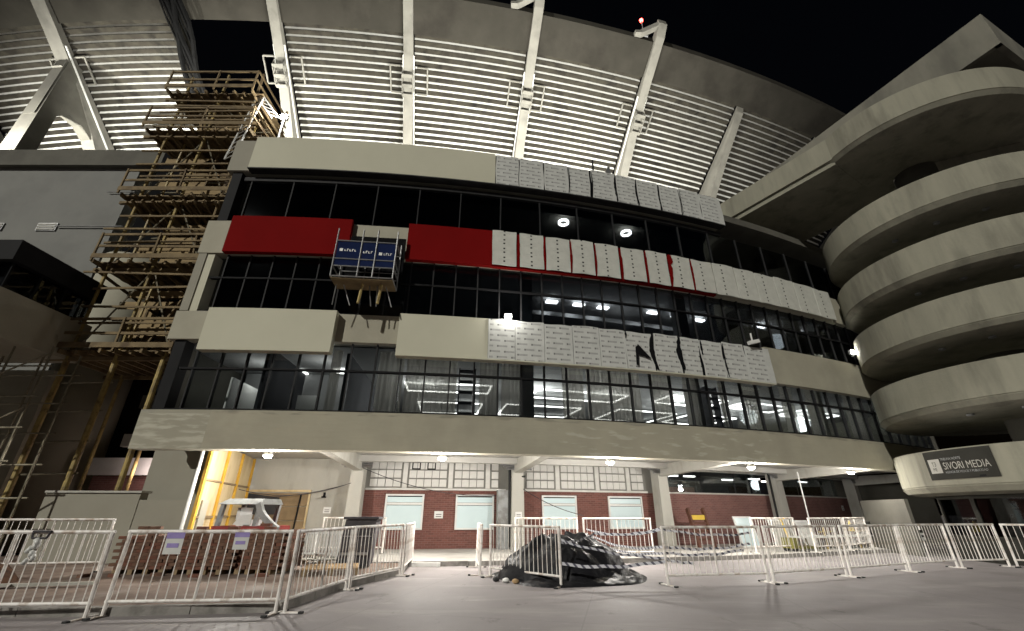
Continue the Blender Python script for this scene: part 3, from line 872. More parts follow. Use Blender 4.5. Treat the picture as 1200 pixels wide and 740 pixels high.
for (a, b) in ((6.35, 8.0), (9.38, 11.08), (13.3, 14.98), (16.6, 18.42)):
    Wd = b - a
    c_ = (a + b) / 2
    lw_ = Wd * (FR - 5.7) / FR / 2
    wo = obj('window', None, wallB, fr(c_, -5.7, 0.78), c_ / FR)
    H = 1.27
    fm = MB()
    fm.box(-lw_, lw_, -0.08, 0.0, 0, 0.06); fm.box(-lw_, lw_, -0.08, 0.0, H - 0.06, H)
    fm.box(-lw_, -lw_ + 0.06, -0.08, 0, 0.06, H - 0.06); fm.box(lw_ - 0.06, lw_, -0.08, 0, 0.06, H - 0.06)
    fm.box(-lw_ + 0.06, lw_ - 0.06, -0.07, 0, 0.88, 0.96)
    obj('frame', fm.mesh('frame', 'white_plastic'), wo)
    pn = MB(); pn.box(-lw_ + 0.06, lw_ - 0.06, -0.03, -0.01, 0.06, 0.87)
    obj('pane', pn.mesh('pane', 'pane_frost'), wo)
    pn = MB(); pn.box(-lw_ + 0.06, lw_ - 0.06, -0.03, -0.01, 0.97, H - 0.07)
    obj('pane', pn.mesh('pane', 'pane_frost'), wo)
    tr_ = MB(); tr_.box(-lw_ + 0.08, lw_ - 0.08, -0.05, -0.034, 0.865, 0.885); tr_.box(-lw_ + 0.08, lw_ - 0.08, -0.05, -0.034, 1.17, 1.2)
    obj('gasket', tr_.mesh('gasket', 'black_frame'), wo)
# right-hand bays: openings over the brick, room behind with lights
arc_part('lintel', 'concrete_pale', B, 19.7, 36.0, -5.95, -5.68, 3.2, 3.355)
arc_part('room_back', 'interior_dark', B, 19.4, 36.0, -10.2, -10.0, 0.1, 3.3)
rp = MB(); arc(rp, 19.8, 26.4, -9.95, -9.85, 0.1, 2.75); rp.build('room_partition', 'brick_pale', B)
for i, (a, b) in enumerate(((19.75, 22.2), (22.3, 24.6), (24.7, 26.6), (27.6, 30), (30.1, 32.6), (32.7, 34.6))):
    gp = MB(); arc(gp, a, b, -5.78, -5.765, 2.27, 3.19); gp.build('pane', 'glass', wallR)
SL = [(20.6, -7.6), (21.9, -7.6), (23.2, -7.6), (27.7, -8.6), (28.5, -7.4), (30.2, -7.2), (31.6, -8.4), (34.2, -7.4)]
SLN = ['first', 'second', 'third', 'fourth', 'fifth', 'sixth', 'seventh', 'eighth']
for i, (s, o) in enumerate(SL):
    mb = MB(); arc(mb, s, s + (0.75 if i < 3 else 0.9), o - 0.16, o, 3.12, 3.18)
    tag(mb.build('strip_light', 'led'), f'strip light inside the ground floor over the pale brick, {SLN[i]} from the left', 'ceiling light', 'strip lights inside the ground floor')
light('room_light', 'POINT', fr(22.2, -8.0, 2.9), 26, B, radius=0.3)
light('room_light', 'POINT', fr(30.0, -8.0, 2.9), 12, B, radius=0.3)

# columns and brackets
for i, s in enumerate((5.2, 12.0, 19.2, 27.0, 35.2)):
    cm = MB()
    cm.hexa([(-0.27, -0.3, 0), (0.27, -0.3, 0), (0.27, 0.25, 0), (-0.27, 0.25, 0), (-0.22, -0.28, 3.4), (0.22, -0.28, 3.4), (0.22, 0.25, 3.4), (-0.22, 0.25, 3.4)])
    co = obj('column', cm.mesh('column', 'concrete_pale'), B, fr(s, -5.2, 0.1), s / FR)
    bk = MB()
    bk.hexa([(-0.16, 0.0, 2.75), (0.16, 0.0, 2.75), (0.16, 0.0, 3.25), (-0.16, 0.0, 3.25), (-0.16, -4.6, 2.93), (0.16, -4.6, 2.93), (0.16, -4.6, 3.25), (-0.16, -4.6, 3.25)])
    obj('bracket', bk.mesh('bracket', 'concrete_pale'), B, fr(s, -5.0, 0.1), s / FR)
    # bundled pipes and cable trays at the bracket head
    for k in range(3):
        pb = MB(); pb.tube((-0.5 - 0.12 * k, -0.34, 2.9 + 0.08 * k), (0.55, -0.34, 2.9 + 0.08 * k), 0.045, 8)
        obj('pipe', pb.mesh('pipe', 'steel_grey'), B, fr(s, -5.2, 0.1), s / FR)
pb = MB(); pb.box(-0.75, -0.32, -0.2, 0.2, 0, 2.1)
tag(obj('duct_box', pb.mesh('duct_box', 'grey_plastic'), None, fr(12.0, -5.35, 0.12), 12.0 / FR), 'tall pale green-grey cabinet left of the middle column', 'cabinet')
pb = MB(); pb.tube((-0.28, -0.1, 0.1), (-0.28, -0.1, 3.1), 0.06, 10); pb.tube((-0.28, -0.1, 2.6), (0.3, -0.36, 2.62), 0.04, 8)
tag(obj('drain_pipe', pb.mesh('drain_pipe', 'rubber'), None, fr(12.0, -5.25, 0.1), 12.0 / FR), 'black drain pipe on the left edge of the middle column', 'pipe')
pb = MB(); pb.tube((-0.3, -0.1, 0.1), (-0.3, -0.1, 3.2), 0.05, 10)
tag(obj('drain_pipe', pb.mesh('drain_pipe', 'rubber'), None, fr(27.0, -5.3, 0.1), 27.0 / FR), 'thin black pipe beside the fourth concrete column', 'pipe')
pb = MB(); pb.tube((0, 0, 0), (0, 0, 2.9), 0.025, 8)
tag(obj('steel_pole', pb.mesh('steel_pole', 'white_plastic'), None, fr(24.9, -2.6, 0.12), 0), 'thin white pole standing in front of the pale brick', 'pole')
# little notices
def notice(s, o, z, w_, h_, lab, rows=2):
    t = thing('notice', lab, 'notice', loc=fr(s, o, z), rz=s / FR)
    bd = MB(); bd.box(-w_ / 2, w_ / 2, -0.012, 0, 0, h_)
    obj('board', bd.mesh('board', 'white_plastic'), t)
    for r_ in range(rows):
        pr = MB(); pr.box(-w_ * 0.32, w_ * 0.32, -0.015, -0.0125, h_ * (0.2 + 0.3 * r_), h_ * (0.29 + 0.3 * r_))
        obj('print_line', pr.mesh('print_line', 'sign_grey'), t)
notice(8.67, -5.69, 1.18, 0.34, 0.26, 'small white notice on the red brick between the two left windows')
notice(12.02, -4.9, 1.22, 0.26, 0.2, 'small white notice on the middle column')
notice(3.95, -5.69, 1.35, 0.28, 0.22, 'small white notice on the grey wall of the left bay')
notice(34.6, -5.69, 1.55, 0.26, 0.26, 'small white notice at the right end of the pale brick')
# open doorway in the left bay with brown timber boards
dr = thing('timber_doorway', 'brown boarded doorway in the grey wall behind the brick stacks', 'doorway', loc=fr(1.9, -5.69, 0.1), rz=1.9 / FR)
fm = MB(); fm.box(-1.25, 1.15, -0.06, 0, 2.0, 2.08); fm.box(1.08, 1.15, -0.06, 0, 0, 2.0)
obj('frame', fm.mesh('frame', 'plywood'), dr)
for i in range(4):
    bd = MB(); bd.box(-1.24, 1.06, -0.03 - 0.012 * (i % 2), 0.0, 0.02 + i * 0.49, 0.49 + i * 0.49)
    obj('board', bd.mesh('board', 'wood_brown'), dr)
bd = MB(); bd.hexa([(-1.2, -0.07, 1.2), (0.0, -0.07, 1.2), (0.0, -0.05, 1.2), (-1.2, -0.05, 1.2), (-1.2, -0.07, 1.95), (0.0, -0.07, 1.8), (0.0, -0.05, 1.8), (-1.2, -0.05, 1.95)])
obj('dark_sheet', bd.mesh('dark_sheet', 'interior_dark'), dr)
bd = MB(); bd.beam((0.72, -0.07, 0.1), (0.8, -0.07, 1.9), 0.05, 0.04); obj('post', bd.mesh('post', 'black_frame'), dr)
# conduit lamp on the grey wall
cl = MB(); cl.box(-0.03, 0.03, -0.1, 0, 0, 0.14); cl.box(-0.07, 0.07, -0.14, -0.02, -0.05, 0.0)
tag(obj('wall_box', cl.mesh('wall_box', 'black_frame'), None, fr(3.75, -5.69, 1.95), 3.75 / FR), 'small dark device on the grey wall of the left bay', 'wall box')
# sagging cables across the bays
for i, (s0, o0, z0, s1, o1, z1, sag) in enumerate(((0.6, -4.4, 2.2, 5.0, -4.9, 2.4, 0.35), (1.0, -5.4, 1.9, 4.6, -5.4, 2.35, 0.12), (5.4, -4.9, 2.95, 11.6, -5.6, 2.05, 0.35), (12.2, -4.8, 2.25, 14.2, -3.2, 1.3, 0.12))):
    cb = MB(); pts = []
    for k in range(15):
        t_ = k / 14
        p_ = fr(s0 + (s1 - s0) * t_, o0 + (o1 - o0) * t_, z0 + (z1 - z0) * t_ - sag * 4 * t_ * (1 - t_))
        pts.append(p_)
    cb.path(pts, 0.012, 5)
    tag(cb.build('cable', 'dark_cloth'), ['sagging cable across the left bay', 'short straight cable low on the grey wall', 'long cable dipping across the white blockwork and left windows', 'short cable falling from the middle column to the barrier'][i], 'cable')

# under-beam floodlights (lit in the photograph)
for i, s in enumerate((3.6, 8.7, 14.15, 19.8, 25.2)):
    t = thing('downlight', f'bright round floodlight under the long beam, {ORD[i]} of the five', 'floodlight', 'floodlights under the long beam', loc=fr(s, -0.6, 2.88), rz=s / FR)
    hb = MB(); hb.tube((0, 0, 0.02), (0, 0, 0.2), 0.13, 16, 0.09); hb.box(-0.03, 0.03, -0.03, 0.03, 0.2, 0.47)
    obj('housing', hb.mesh('housing', 'grey_plastic'), t)
    hb = MB(); hb.lathe([(0.0, -0.07), (0.07, -0.055), (0.115, -0.01), (0.12, 0.02), (0.0, 0.02)], 0, 0, n=20)
    obj('lens', hb.mesh('lens', 'lamp_lens'), t)
    light('downlight_lamp', 'POINT', (0, 0, -0.2), (130, 130, 130, 105, 50)[i], t, col=(1.0, 0.95, 0.88), radius=0.12)

# ------------------------------------------------------------------ upper stand (bowl) behind the roof
SC, SR, SZ = (-25.37, 164.3), 143.4, 36.0     # centre, radius and height of its top row
SL_, TR = 0.8, 0.39                            # slope dz/dr and tread depth


def sp(a, run, z=None, lift=0.0):
    """point on the stand: a = angle from the stand centre, run = metres inward from the top row."""
    r = SR - run
    return Vector((SC[0] + r * math.sin(a), SC[1] - r * math.cos(a), (SZ - SL_ * run if z is None else z) + lift))


stand = thing('upper_stand', 'stepped concrete upper stand seen from below with bright lit risers', 'grandstand')

def steps(a0, a1, n0=0, n1=24):
    nseg = max(2, round((a1 - a0) * SR / 1.6))
    for k in range(n0, n1):
        r0, r1 = TR * k, TR * (k + 1)
        zt = SZ - SL_ * r0
        rz_ = SL_ * TR
        mb = MB()
        for i in range(nseg):
            x0 = a0 + (a1 - a0) * i / nseg
            x1 = a0 + (a1 - a0) * (i + 1) / nseg
            # tread slab (underside faces the street), then the riser below its inner edge, white in place of light through gaps
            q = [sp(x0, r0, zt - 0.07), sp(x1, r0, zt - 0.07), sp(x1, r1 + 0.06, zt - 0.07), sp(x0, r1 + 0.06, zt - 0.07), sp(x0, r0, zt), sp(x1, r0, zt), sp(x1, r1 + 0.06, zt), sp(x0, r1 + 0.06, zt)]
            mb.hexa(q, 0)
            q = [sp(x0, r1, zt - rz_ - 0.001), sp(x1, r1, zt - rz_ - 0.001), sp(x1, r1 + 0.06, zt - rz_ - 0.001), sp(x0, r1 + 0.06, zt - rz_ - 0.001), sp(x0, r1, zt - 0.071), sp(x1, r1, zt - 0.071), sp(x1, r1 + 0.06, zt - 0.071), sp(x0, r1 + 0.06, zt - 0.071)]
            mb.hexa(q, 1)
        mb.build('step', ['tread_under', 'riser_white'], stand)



RIB_A = [-0.212, -0.142, -0.072, -0.002, 0.050, 0.120, 0.189, 0.261, 0.331, 0.402, 0.472]
HW = 0.003            # half a rib, as an angle
for i, (a, b) in enumerate(zip(RIB_A, RIB_A[1:])):
    if i == 3:
        continue       # the open bay above the scaffold
    steps(a + HW, b - HW, 0, 34 if i > 6 else 24)


def radial_plate(poly, a, th):
    """polygon of (run, z) in the radial plane at angle a, th metres thick."""
    mb = MB()
    n = len(poly)
    t = Vector((math.cos(a), math.sin(a), 0)) * (th / 2)
    k = len(mb.v)
    for sgn in (-1, 1):
        for r, z in poly:
            mb.v.append(tuple(sp(a, r, z) + t * sgn))
    mb.f.append(tuple(k + q for q in range(n))); mb.f.append(tuple(k + n + q for q in reversed(range(n))))
    mb.mi += [0, 0]; mb.uv += [[(0, 0)] * n] * 2
    for q in range(n):
        p = (q + 1) % n
        mb.f.append((k + q, k + n + q, k + n + p, k + p)); mb.mi.append(0); mb.uv.append([(0, 0)] * 4)
    return mb


def zs(run, off=0.0):
    return SZ - SL_ * run + off


# continuous band over the top row: sloping soffit and upright fascia
for (a0, a1) in [(q, q + 0.035) for q in [-0.245 + 0.035 * k for k in range(23)]]:
    mb = MB()
    n_ = 4
    for i in range(n_):
        x0 = a0 + (a1 - a0) * i / n_; x1 = a0 + (a1 - a0) * (i + 1) / n_
        mb.hexa([sp(x0, 0.0, zs(0, -0.25)), sp(x1, 0.0, zs(0, -0.25)), sp(x1, -2.1, zs(-2.1, -0.3)), sp(x0, -2.1, zs(-2.1, -0.3)),
                 sp(x0, 0.0, zs(0, 0.2)), sp(x1, 0.0, zs(0, 0.2)), sp(x1, -2.1, zs(-2.1, 0.25)), sp(x0, -2.1, zs(-2.1, 0.25))])
    mb.build('top_band', 'band_dark', stand)
for i, a in enumerate(RIB_A[1:]):
    i += 1
    if i == 3:
        poly = [(-2.4, zs(-2.4, -0.2)), (7.5, zs(7.5, -0.1)), (7.8, zs(7.8, -1.0)), (-2.0, zs(-2.0, -1.1))]
        rb = radial_plate(poly, a, 0.7).build('rib', 'band_dark', stand)
    elif i <= 7:
        poly = [(-2.3, zs(-2.3, 0.3)), (0, zs(0, -0.05)), (12.0, zs(12.0, -0.3)), (13.5, 22.0), (12.2, 21.0), (9.2, zs(9.2, -3.9)), (7.8, zs(7.8, -3.4)), (6.5, zs(6.5, -2.75)), (5.0, zs(5.0, -2.0)), (3.2, zs(3.2, -1.3)), (1.5, zs(1.5, -0.9)), (0, zs(0, -0.75)), (-2.6, zs(-2.6, -0.65)), (-3.2, zs(-3.2, -0.25)), (-3.1, zs(-3.1, 0.4))]
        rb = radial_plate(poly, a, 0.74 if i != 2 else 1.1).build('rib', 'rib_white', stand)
        arm = MB()
        tt = Vector((math.cos(a), math.sin(a), 0))
        e0 = sp(a, -3.0, zs(-3.0, 0.1)); e1 = sp(a, -2.3, zs(-3.0, -0.75)) - tt * 1.7
        arm.beam(e0, e1, 0.42, 0.42)
        arm.beam(e1 + tt * 0.1, e1 - tt * 0.5 + Vector((0, 0.1, -0.05)), 0.5, 0.3)
        arm.build('hook_arm', 'rib_white', rb)
    else:
        poly = [(0.0, zs(0, -0.05)), (12.0, zs(12.0, -0.3)), (13.5, 22.0), (12.0, 20.5), (9.2, zs(9.2, -4.2)), (7.6, zs(7.6, -3.6)), (6.2, zs(6.2, -2.9)), (4.6, zs(4.6, -2.1)), (3.0, zs(3.0, -1.35)), (0.2, zs(0.2, -0.5))]
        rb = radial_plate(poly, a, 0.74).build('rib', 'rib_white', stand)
    if 2 <= i <= 7 and i != 3:
        for sg in (-1, 1):
            cd = MB()
            t = Vector((math.cos(a), math.sin(a), 0)) * ((0.42 if i != 2 else 0.6) * sg)
            cd.beam(sp(a, 1.0, zs(1.0, -0.6)) + t, sp(a, 8.6, zs(8.6, -1.3)) + t, 0.07, 0.12)
            cd.build('conduit', 'riser_white', rb)
            # three-sided frame round the stair opening beside the rib
            fmb = MB()
            A1 = a + sg * 0.0105
            A0 = a + sg * 0.0045
            for (p_, q_) in ((sp(A1, 1.75, zs(1.75, -0.3)), sp(A1, 3.25, zs(3.25, -0.3))), (sp(A0, 3.25, zs(3.25, -0.3)), sp(A1, 3.25, zs(3.25, -0.3))), (sp(A0, 1.75, zs(1.75, -0.3)), sp(A1, 1.75, zs(1.75, -0.3)))):
                fmb.beam(p_, q_, 0.11, 0.11)
            fmb.build('opening_frame', 'rib_white', rb)
        cw = MB()
        t = Vector((math.cos(a), math.sin(a), 0))
        for sg in (-1, 1):
            for off in (-1.0, -1.35, -1.7):
                cw.beam(sp(a, 1.6, zs(1.6, off)) + t * 0.42 * sg, sp(a, 2.7, zs(2.7, off)) + t * 0.42 * sg, 0.06, 0.06)
            for r_ in (1.6, 2.1, 2.7):
                cw.beam(sp(a, r_, zs(r_, -1.0)) + t * 0.42 * sg, sp(a, r_, zs(r_, -1.75)) + t * 0.42 * sg, 0.06, 0.06)
        for r_ in (1.6, 2.15, 2.7):
            cw.beam(sp(a, r_, zs(r_, -1.72)) - t * 0.42, sp(a, r_, zs(r_, -1.72)) + t * 0.42, 0.3, 0.05)
        cw.build('catwalk', 'rib_white', rb)
# upright leg under the second rib from the left
a = -0.072
p_ = sp(a, 2.0, 20.0)
lg = MB()
t = Vector((math.cos(a), math.sin(a), 0))
nrm = Vector((math.sin(a), -math.cos(a), 0))
for sg in (1,):
    b0, b1 = sp(a, 2.1, 16.0), sp(a, 2.1, 34.0)
    lg.hexa([b0 - t * 0.8 + nrm * 0.5, b0 + t * 0.8 + nrm * 0.5, b0 + t * 0.8 - nrm * 0.6, b0 - t * 0.8 - nrm * 0.6, b1 - t * 0.56 + nrm * 0.4, b1 + t * 0.56 + nrm * 0.4, b1 + t * 0.56 - nrm * 0.6, b1 - t * 0.56 - nrm * 0.6])
lg.build('support_leg', 'concrete_dark', stand)
radial_plate([(1.6, 34.3), (4.6, zs(4.6, -0.9)), (5.4, zs(5.4, -2.4)), (4.4, zs(4.4, -2.6)), (3.4, zs(3.4, -3.4)), (2.8, 29.0), (1.6, 28.0)], a, 0.9).build('gusset', 'concrete_dark', stand)
# netting bundled over the rib at the open bay
nb = MB()
for k in range(9):
    a_ = -0.004 + 0.0012 * k
    pts = [sp(a_ + 0.0016 * math.sin(r_ * 1.3 + k), r_, zs(r_, -1.15 - 0.12 * (k % 3))) for r_ in [-2.2 + 0.9 * q for q in range(8)]]
    nb.path(pts, 0.07 + 0.05 * (k % 3), 6)
tag(nb.build('safety_netting', 'netting'), 'black netting bundled down the rib beside the open bay', 'netting')
# beacon mast
bt = thing('beacon_mast', 'thin mast with a red beacon on the rim of the stand', 'beacon', loc=sp(0.2535, -2.0, zs(-2.0, 0.2)))
mm = MB(); mm.tube((0, 0, 0), (0, 0, 2.2), 0.06, 8, 0.04); mm.box(-0.25, 0.25, -0.2, 0.2, 0, 0.5); obj('mast', mm.mesh('mast', 'steel_grey'), bt)
mm = MB(); mm.lathe([(0.0, 2.2), (0.14, 2.24), (0.16, 2.4), (0.08, 2.52), (0.0, 2.54)], 0, 0, n=12); obj('lamp', mm.mesh('lamp', 'beacon_red'), bt)
# unseen floodlights added behind the parapet to wash the underside of the stand
for i, (s, pw) in enumerate(((-27.0, 5200), (-19.0, 5200), (-11.0, 5200), (3.0, 5200), (9.5, 5400), (16.0, 4700), (23.0, 4000), (31.0, 3500))):
    t = thing('added_floodlight', f'added unseen floodlight on the building roof aimed up at the stand, number {ORD[i]} from the left', 'floodlight', 'added floodlights washing the stand', loc=fr(s, -5.0, 14.2) if s > 0 else Vector((-10.68 + s, 21.5, 20.2)), rz=s / FR)
    hm = MB(); hm.box(-0.05, 0.05, -0.05, 0.05, 0, 1.9); obj('post', hm.mesh('post', 'steel_grey'), t)
    hm = MB(); hm.box(-0.35, 0.35, -0.12, 0.12, 1.9, 2.2); obj('housing', hm.mesh('housing', 'black_frame'), t)
    hm = MB(); hm.box(-0.32, 0.32, -0.1, 0.1, 2.203, 2.22); obj('lens', hm.mesh('lens', 'led'), t)
    light('added_lamp', 'SPOT', (0, 0, 2.4), pw, t, col=(1.0, 0.98, 0.9), radius=0.25, aim=(0, 6.5, 16) if s > 0 else (0, 6.5, 12.5), cone=130 if s > 0 else 104, blend=0.6 if s > 0 else 0.9)

# ------------------------------------------------------------------ spiral ramp on the right
DC, DR = (18.54, 15.44), 4.28
ramp = thing('spiral_ramp', 'stacked rings of a round concrete pedestrian ramp at the right', 'ramp', loc=(0, 0, 0))
core = MB(); core.lathe([(0.0, 0), (0.8, 0), (0.8, 17.5), (0.0, 17.5)], *DC, n=32); core.build('core', 'concrete_dark', ramp, True)
core = MB(); core.prism([(18.5, 14.75), (21.3, 13.5), (21.5, 13.9), (18.8, 15.2)], 12.9, 15.58); core.build('inner_wall', 'concrete_ramp', ramp)
HB = 1.15
for k, zt in enumerate((3.35, 5.85, 8.19, 10.42, 12.82, 17.0)):
    prof = [(DR, zt), (DR, zt - HB + 0.05), (DR - 0.03, zt - HB + 0.04), (DR - 0.03, zt - HB + 0.015), (DR + 0.01, zt - HB), (DR - 0.12, zt - HB - 0.16), (DR - 0.42, zt - HB - 0.24), (0.75, zt - HB - 0.24), (0.75, zt - HB - 0.02), (DR - 0.18, zt - HB - 0.02), (DR - 0.18, zt)]
    rg = MB(); rg.lathe(prof, *DC, n=96)
    ro = rg.build('ring', 'concrete_ramp', ramp)
    me = ro.data
    for q in me.polygons:
        q.use_smooth = True
    me.set_sharp_from_angle(angle=math.radians(20))
    if k < 5:
        # vertical casting joints on the parapet and small soffit lamps
        for j in range(3):
            an = PI + 0.25 + 0.42 * j
            jm = MB(); jm.tube((DC[0] + 3.2 * math.cos(an), DC[1] + 3.2 * math.sin(an), zt - HB - 0.3), (DC[0] + 3.2 * math.cos(an), DC[1] + 3.2 * math.sin(an), zt - HB - 0.235), 0.1, 12)
            jm.build('soffit_fitting', 'grey_plastic', ramp)
# bridge from the top ring to the stand
tl_ = Vector((14.32, 14.75)); br_ = Vector((11.6, 19.2)); 
d_ = (br_ - tl_).normalized(); nn = Vector((-d_.y, d_.x))
if nn.x < 0: nn = -nn
bm_ = MB()
zt = 17.0
for (o0, o1, z0, z1) in ((0.0, 0.18, zt - HB, zt), (2.6, 2.78, zt - HB, zt), (0.12, 2.7, zt - HB - 0.262, zt - HB - 0.003)):
    a0, a1 = tl_ + nn * o0, tl_ + nn * o1
    b0, b1 = br_ + d_ * 4 + nn * o0, br_ + d_ * 4 + nn * o1
    bm_.hexa([(*a0, z0), (*a1, z0), (*b1, z0), (*b0, z0), (*a0, z1), (*a1, z1), (*b1, z1), (*b0, z1)])
bm_.build('bridge', 'concrete_ramp', ramp)
fil = MB(); fil.prism([(15.9, 17.3), (15.15, 18.6), (13.6, 21.1), (16.6, 21.1), (17.6, 19.4)], zt - HB - 0.25, zt - HB - 0.008); fil.build('landing', 'concrete_ramp', ramp)
# pointed upper parapet above the top ring
pw_ = [Vector((15.2, 20.6)), Vector((19.1, 11.0)), Vector((23.5, 12.9))]
up_ = MB()
for a, b in zip(pw_, pw_[1:]):
    dd = (b - a).normalized(); n2 = Vector((-dd.y, dd.x)) * 0.2
    up_.hexa([(*a, 18.2), (*b, 18.2), (*(b + n2), 18.2), (*(a + n2), 18.2), (*a, 20.0), (*b, 20.0), (*(b + n2), 20.0), (*(a + n2), 20.0)])
up_.build('upper_parapet', 'concrete_high_dim', ramp)
up_ = MB(); up_.prism([(15.3, 20.6), (19.15, 11.2), (23.4, 13.0), (23.4, 20.6)], 18.22, 18.45); up_.build('upper_slab', 'concrete_dark', ramp)
up_ = MB(); up_.prism([(18.3, 12.8), (20.6, 12.6), (22.2, 14.0), (22.2, 18.6), (18.3, 18.6)], 17.0, 18.21); up_.build('upper_core', 'concrete_high_dim', ramp)
# shop under the lowest ring
shop = thing('corner_shop', 'dark shop front with two wide windows under the lowest ramp ring', 'shop', loc=(0, 0, 0))
NP = 10
for k in range(NP):
    a0 = PI * 0.86 + k * 0.46; a1 = a0 + 0.46
    p0 = Vector((DC[0] + 3.55 * math.cos(a0), DC[1] + 3.55 * math.sin(a0), 0)); p1 = Vector((DC[0] + 3.55 * math.cos(a1), DC[1] + 3.55 * math.sin(a1), 0))
    L_ = (p1 - p0).length; an = math.atan2(p1.y - p0.y, p1.x - p0.x)
    wb = MB(); wb.box(0, L_, 0, 0.12, 0, 0.75); wb.box(0, L_, 0, 0.12, 1.85, 1.98)
    wb.box(0, 0.09, 0, 0.12, 0.75, 1.85); wb.box(L_ - 0.05, L_, 0, 0.12, 0.75, 1.85)
    obj('frame', wb.mesh('frame', 'sign_grey'), shop, p0, an)
    wb = MB(); wb.box(0.09, L_ - 0.05, 0.05, 0.07, 0.75, 1.85)
    obj('pane', wb.mesh('pane', 'glass_dark'), shop, p0, an)
wb = MB(); wb.lathe([(2.9, 0), (3.0, 0), (3.0, 2.0), (2.9, 2.0)], *DC, n=32); wb.build('inner_wall', 'black_backing', shop)
pw2 = MB(); pw2.beam((15.15, 20.4, 0.95), (14.75, 17.6, 0.95), 0.12, 1.9); tag(pw2.build('partition_wall', 'concrete_dark'), 'plain grey wall between the last brick bay and the shop', 'wall')

# sign on the lowest ring
def ring_pt(x, z, r):
    an = SIGN_A + x / DR
    return Vector((DC[0] + r * math.cos(an), DC[1] + r * math.sin(an), z))


SIGN_A = PI + 0.182
sg = thing('shop_sign', 'dark grey banner sign reading SIVORI MEDIA on the lowest ramp ring', 'sign', loc=(0, 0, 0))
SW, SZ0, SZ1 = 1.98, 2.42, 3.31
bd = MB(); nS = 14
for i in range(nS):
    x0, x1 = SW * (i / nS - 0.5), SW * ((i + 1) / nS - 0.5)
    bd.hexa([ring_pt(x0, SZ0, DR + 0.03), ring_pt(x1, SZ0, DR + 0.03), ring_pt(x1, SZ0, DR + 0.004), ring_pt(x0, SZ0, DR + 0.004), ring_pt(x0, SZ1, DR + 0.03), ring_pt(x1, SZ1, DR + 0.03), ring_pt(x1, SZ1, DR + 0.004), ring_pt(x0, SZ1, DR + 0.004)])
bd.build('banner', 'sign_grey', sg)
lgq = MB()
for i in range(4):
    x0, x1 = -0.88 + 0.1 * i, -0.88 + 0.1 * (i + 1)
    lgq.hexa([ring_pt(x0, 2.62, DR + 0.036), ring_pt(x1, 2.62, DR + 0.036), ring_pt(x1, 2.62, DR + 0.031), ring_pt(x0, 2.62, DR + 0.031), ring_pt(x0, 3.06, DR + 0.036), ring_pt(x1, 3.06, DR + 0.036), ring_pt(x1, 3.06, DR + 0.031), ring_pt(x0, 3.06, DR + 0.031)])
lgq.build('logo_square', 'sign_text', sg)


def text_mesh(body, size, mapper, mat, parent, name, sx=1.0, align='LEFT'):
    cu = bpy.data.curves.new('lettering', 'FONT')
    cu.body = body; cu.size = size; cu.align_x = align
    to = bpy.data.objects.new('lettering_tmp', cu); COL.objects.link(to)
    dg = bpy.context.evaluated_depsgraph_get()
    me = bpy.data.meshes.new_from_object(to.evaluated_get(dg))
    bpy.data.objects.remove(to)
    bm = bmesh.new(); bm.from_mesh(me)
    bmesh.ops.triangulate(bm, faces=bm.faces)
    for v_ in bm.verts:
        v_.co = mapper(v_.co.x * sx, v_.co.y)
    bm.to_mesh(me); bm.free()
    me.materials.clear(); me.materials.append(MATS[mat])
    return obj(name, me, parent)


text_mesh('SIVORI MEDIA', 0.31, lambda x, y: ring_pt(-0.4 + x, 2.72 + y, DR + 0.034), 'sign_text', sg, 'lettering', 0.66)
text_mesh('TRIBUNA NORTE', 0.11, lambda x, y: ring_pt(-0.43 + x, 3.0 + y, DR + 0.034), 'grey_plastic', sg, 'lettering', 0.72)
text_mesh('AGENCIA DE MEDIOS Y PUBLICIDAD', 0.095, lambda x, y: ring_pt(-0.4 + x, 2.6 + y, DR + 0.034), 'grey_plastic', sg, 'lettering', 0.74)
text_mesh('T3', 0.19, lambda x, y: ring_pt(-0.77 + x, 2.84 + y, DR + 0.039), 'sign_grey', sg, 'lettering', 0.75)
text_mesh('ME', 0.15, lambda x, y: ring_pt(-0.775 + x, 2.69 + y, DR + 0.039), 'sign_grey', sg, 'lettering', 0.75)
sb = MB(); sb.hexa([ring_pt(0.5, 2.445, DR + 0.034), ring_pt(0.66, 2.445, DR + 0.034), ring_pt(0.66, 2.445, DR + 0.031), ring_pt(0.5, 2.445, DR + 0.031), ring_pt(0.5, 2.5, DR + 0.034), ring_pt(0.66, 2.5, DR + 0.034), ring_pt(0.66, 2.5, DR + 0.031), ring_pt(0.5, 2.5, DR + 0.031)]); sb.build('black_strip', 'black_frame', sg)

# ------------------------------------------------------------------ left side: white block, dark glazed annex, low wall
lb = thing('white_block', 'plain off-white wall block at the left behind the scaffold', 'building', loc=(0, 0, 0))
x = MB(); x.box(-48, -22.2, 20.0, 21.0, 0, 20.05); x.build('wall', 'white_wall', lb)
x = MB(); x.box(-48, -15.6, 19.7, 20.9, 20.06, 21.25); x.build('roof_beam', 'concrete_dark', lb)
for i, u in enumerate((-28.9, -25.9)):
    x = MB(); x.box(u - 0.55, u + 0.55, 19.93, 19.998, 15.55, 16.05); vo = x.build('vent', 'steel_grey', lb)
    for k in range(3):
        y = MB(); y.box(u - 0.5, u + 0.5, 19.9, 19.925, 15.6 + 0.15 * k, 15.68 + 0.15 * k); y.build('slat', 'concrete_pale', vo)
x = MB(); x.box(-31.5, -30.6, 19.93, 19.998, 15.55, 16.05); x.build('vent', 'steel_grey', lb)
x = MB(); x.tube((-25.3, 19.88, 15.8), (-21.6, 19.88, 15.8), 0.035, 8); x.build('pipe', 'steel_grey', lb)
x = MB(); x.tube((-23.4, 19.88, 18.2), (-21.8, 19.88, 18.2), 0.03, 8); x.build('pipe', 'steel_grey', lb)
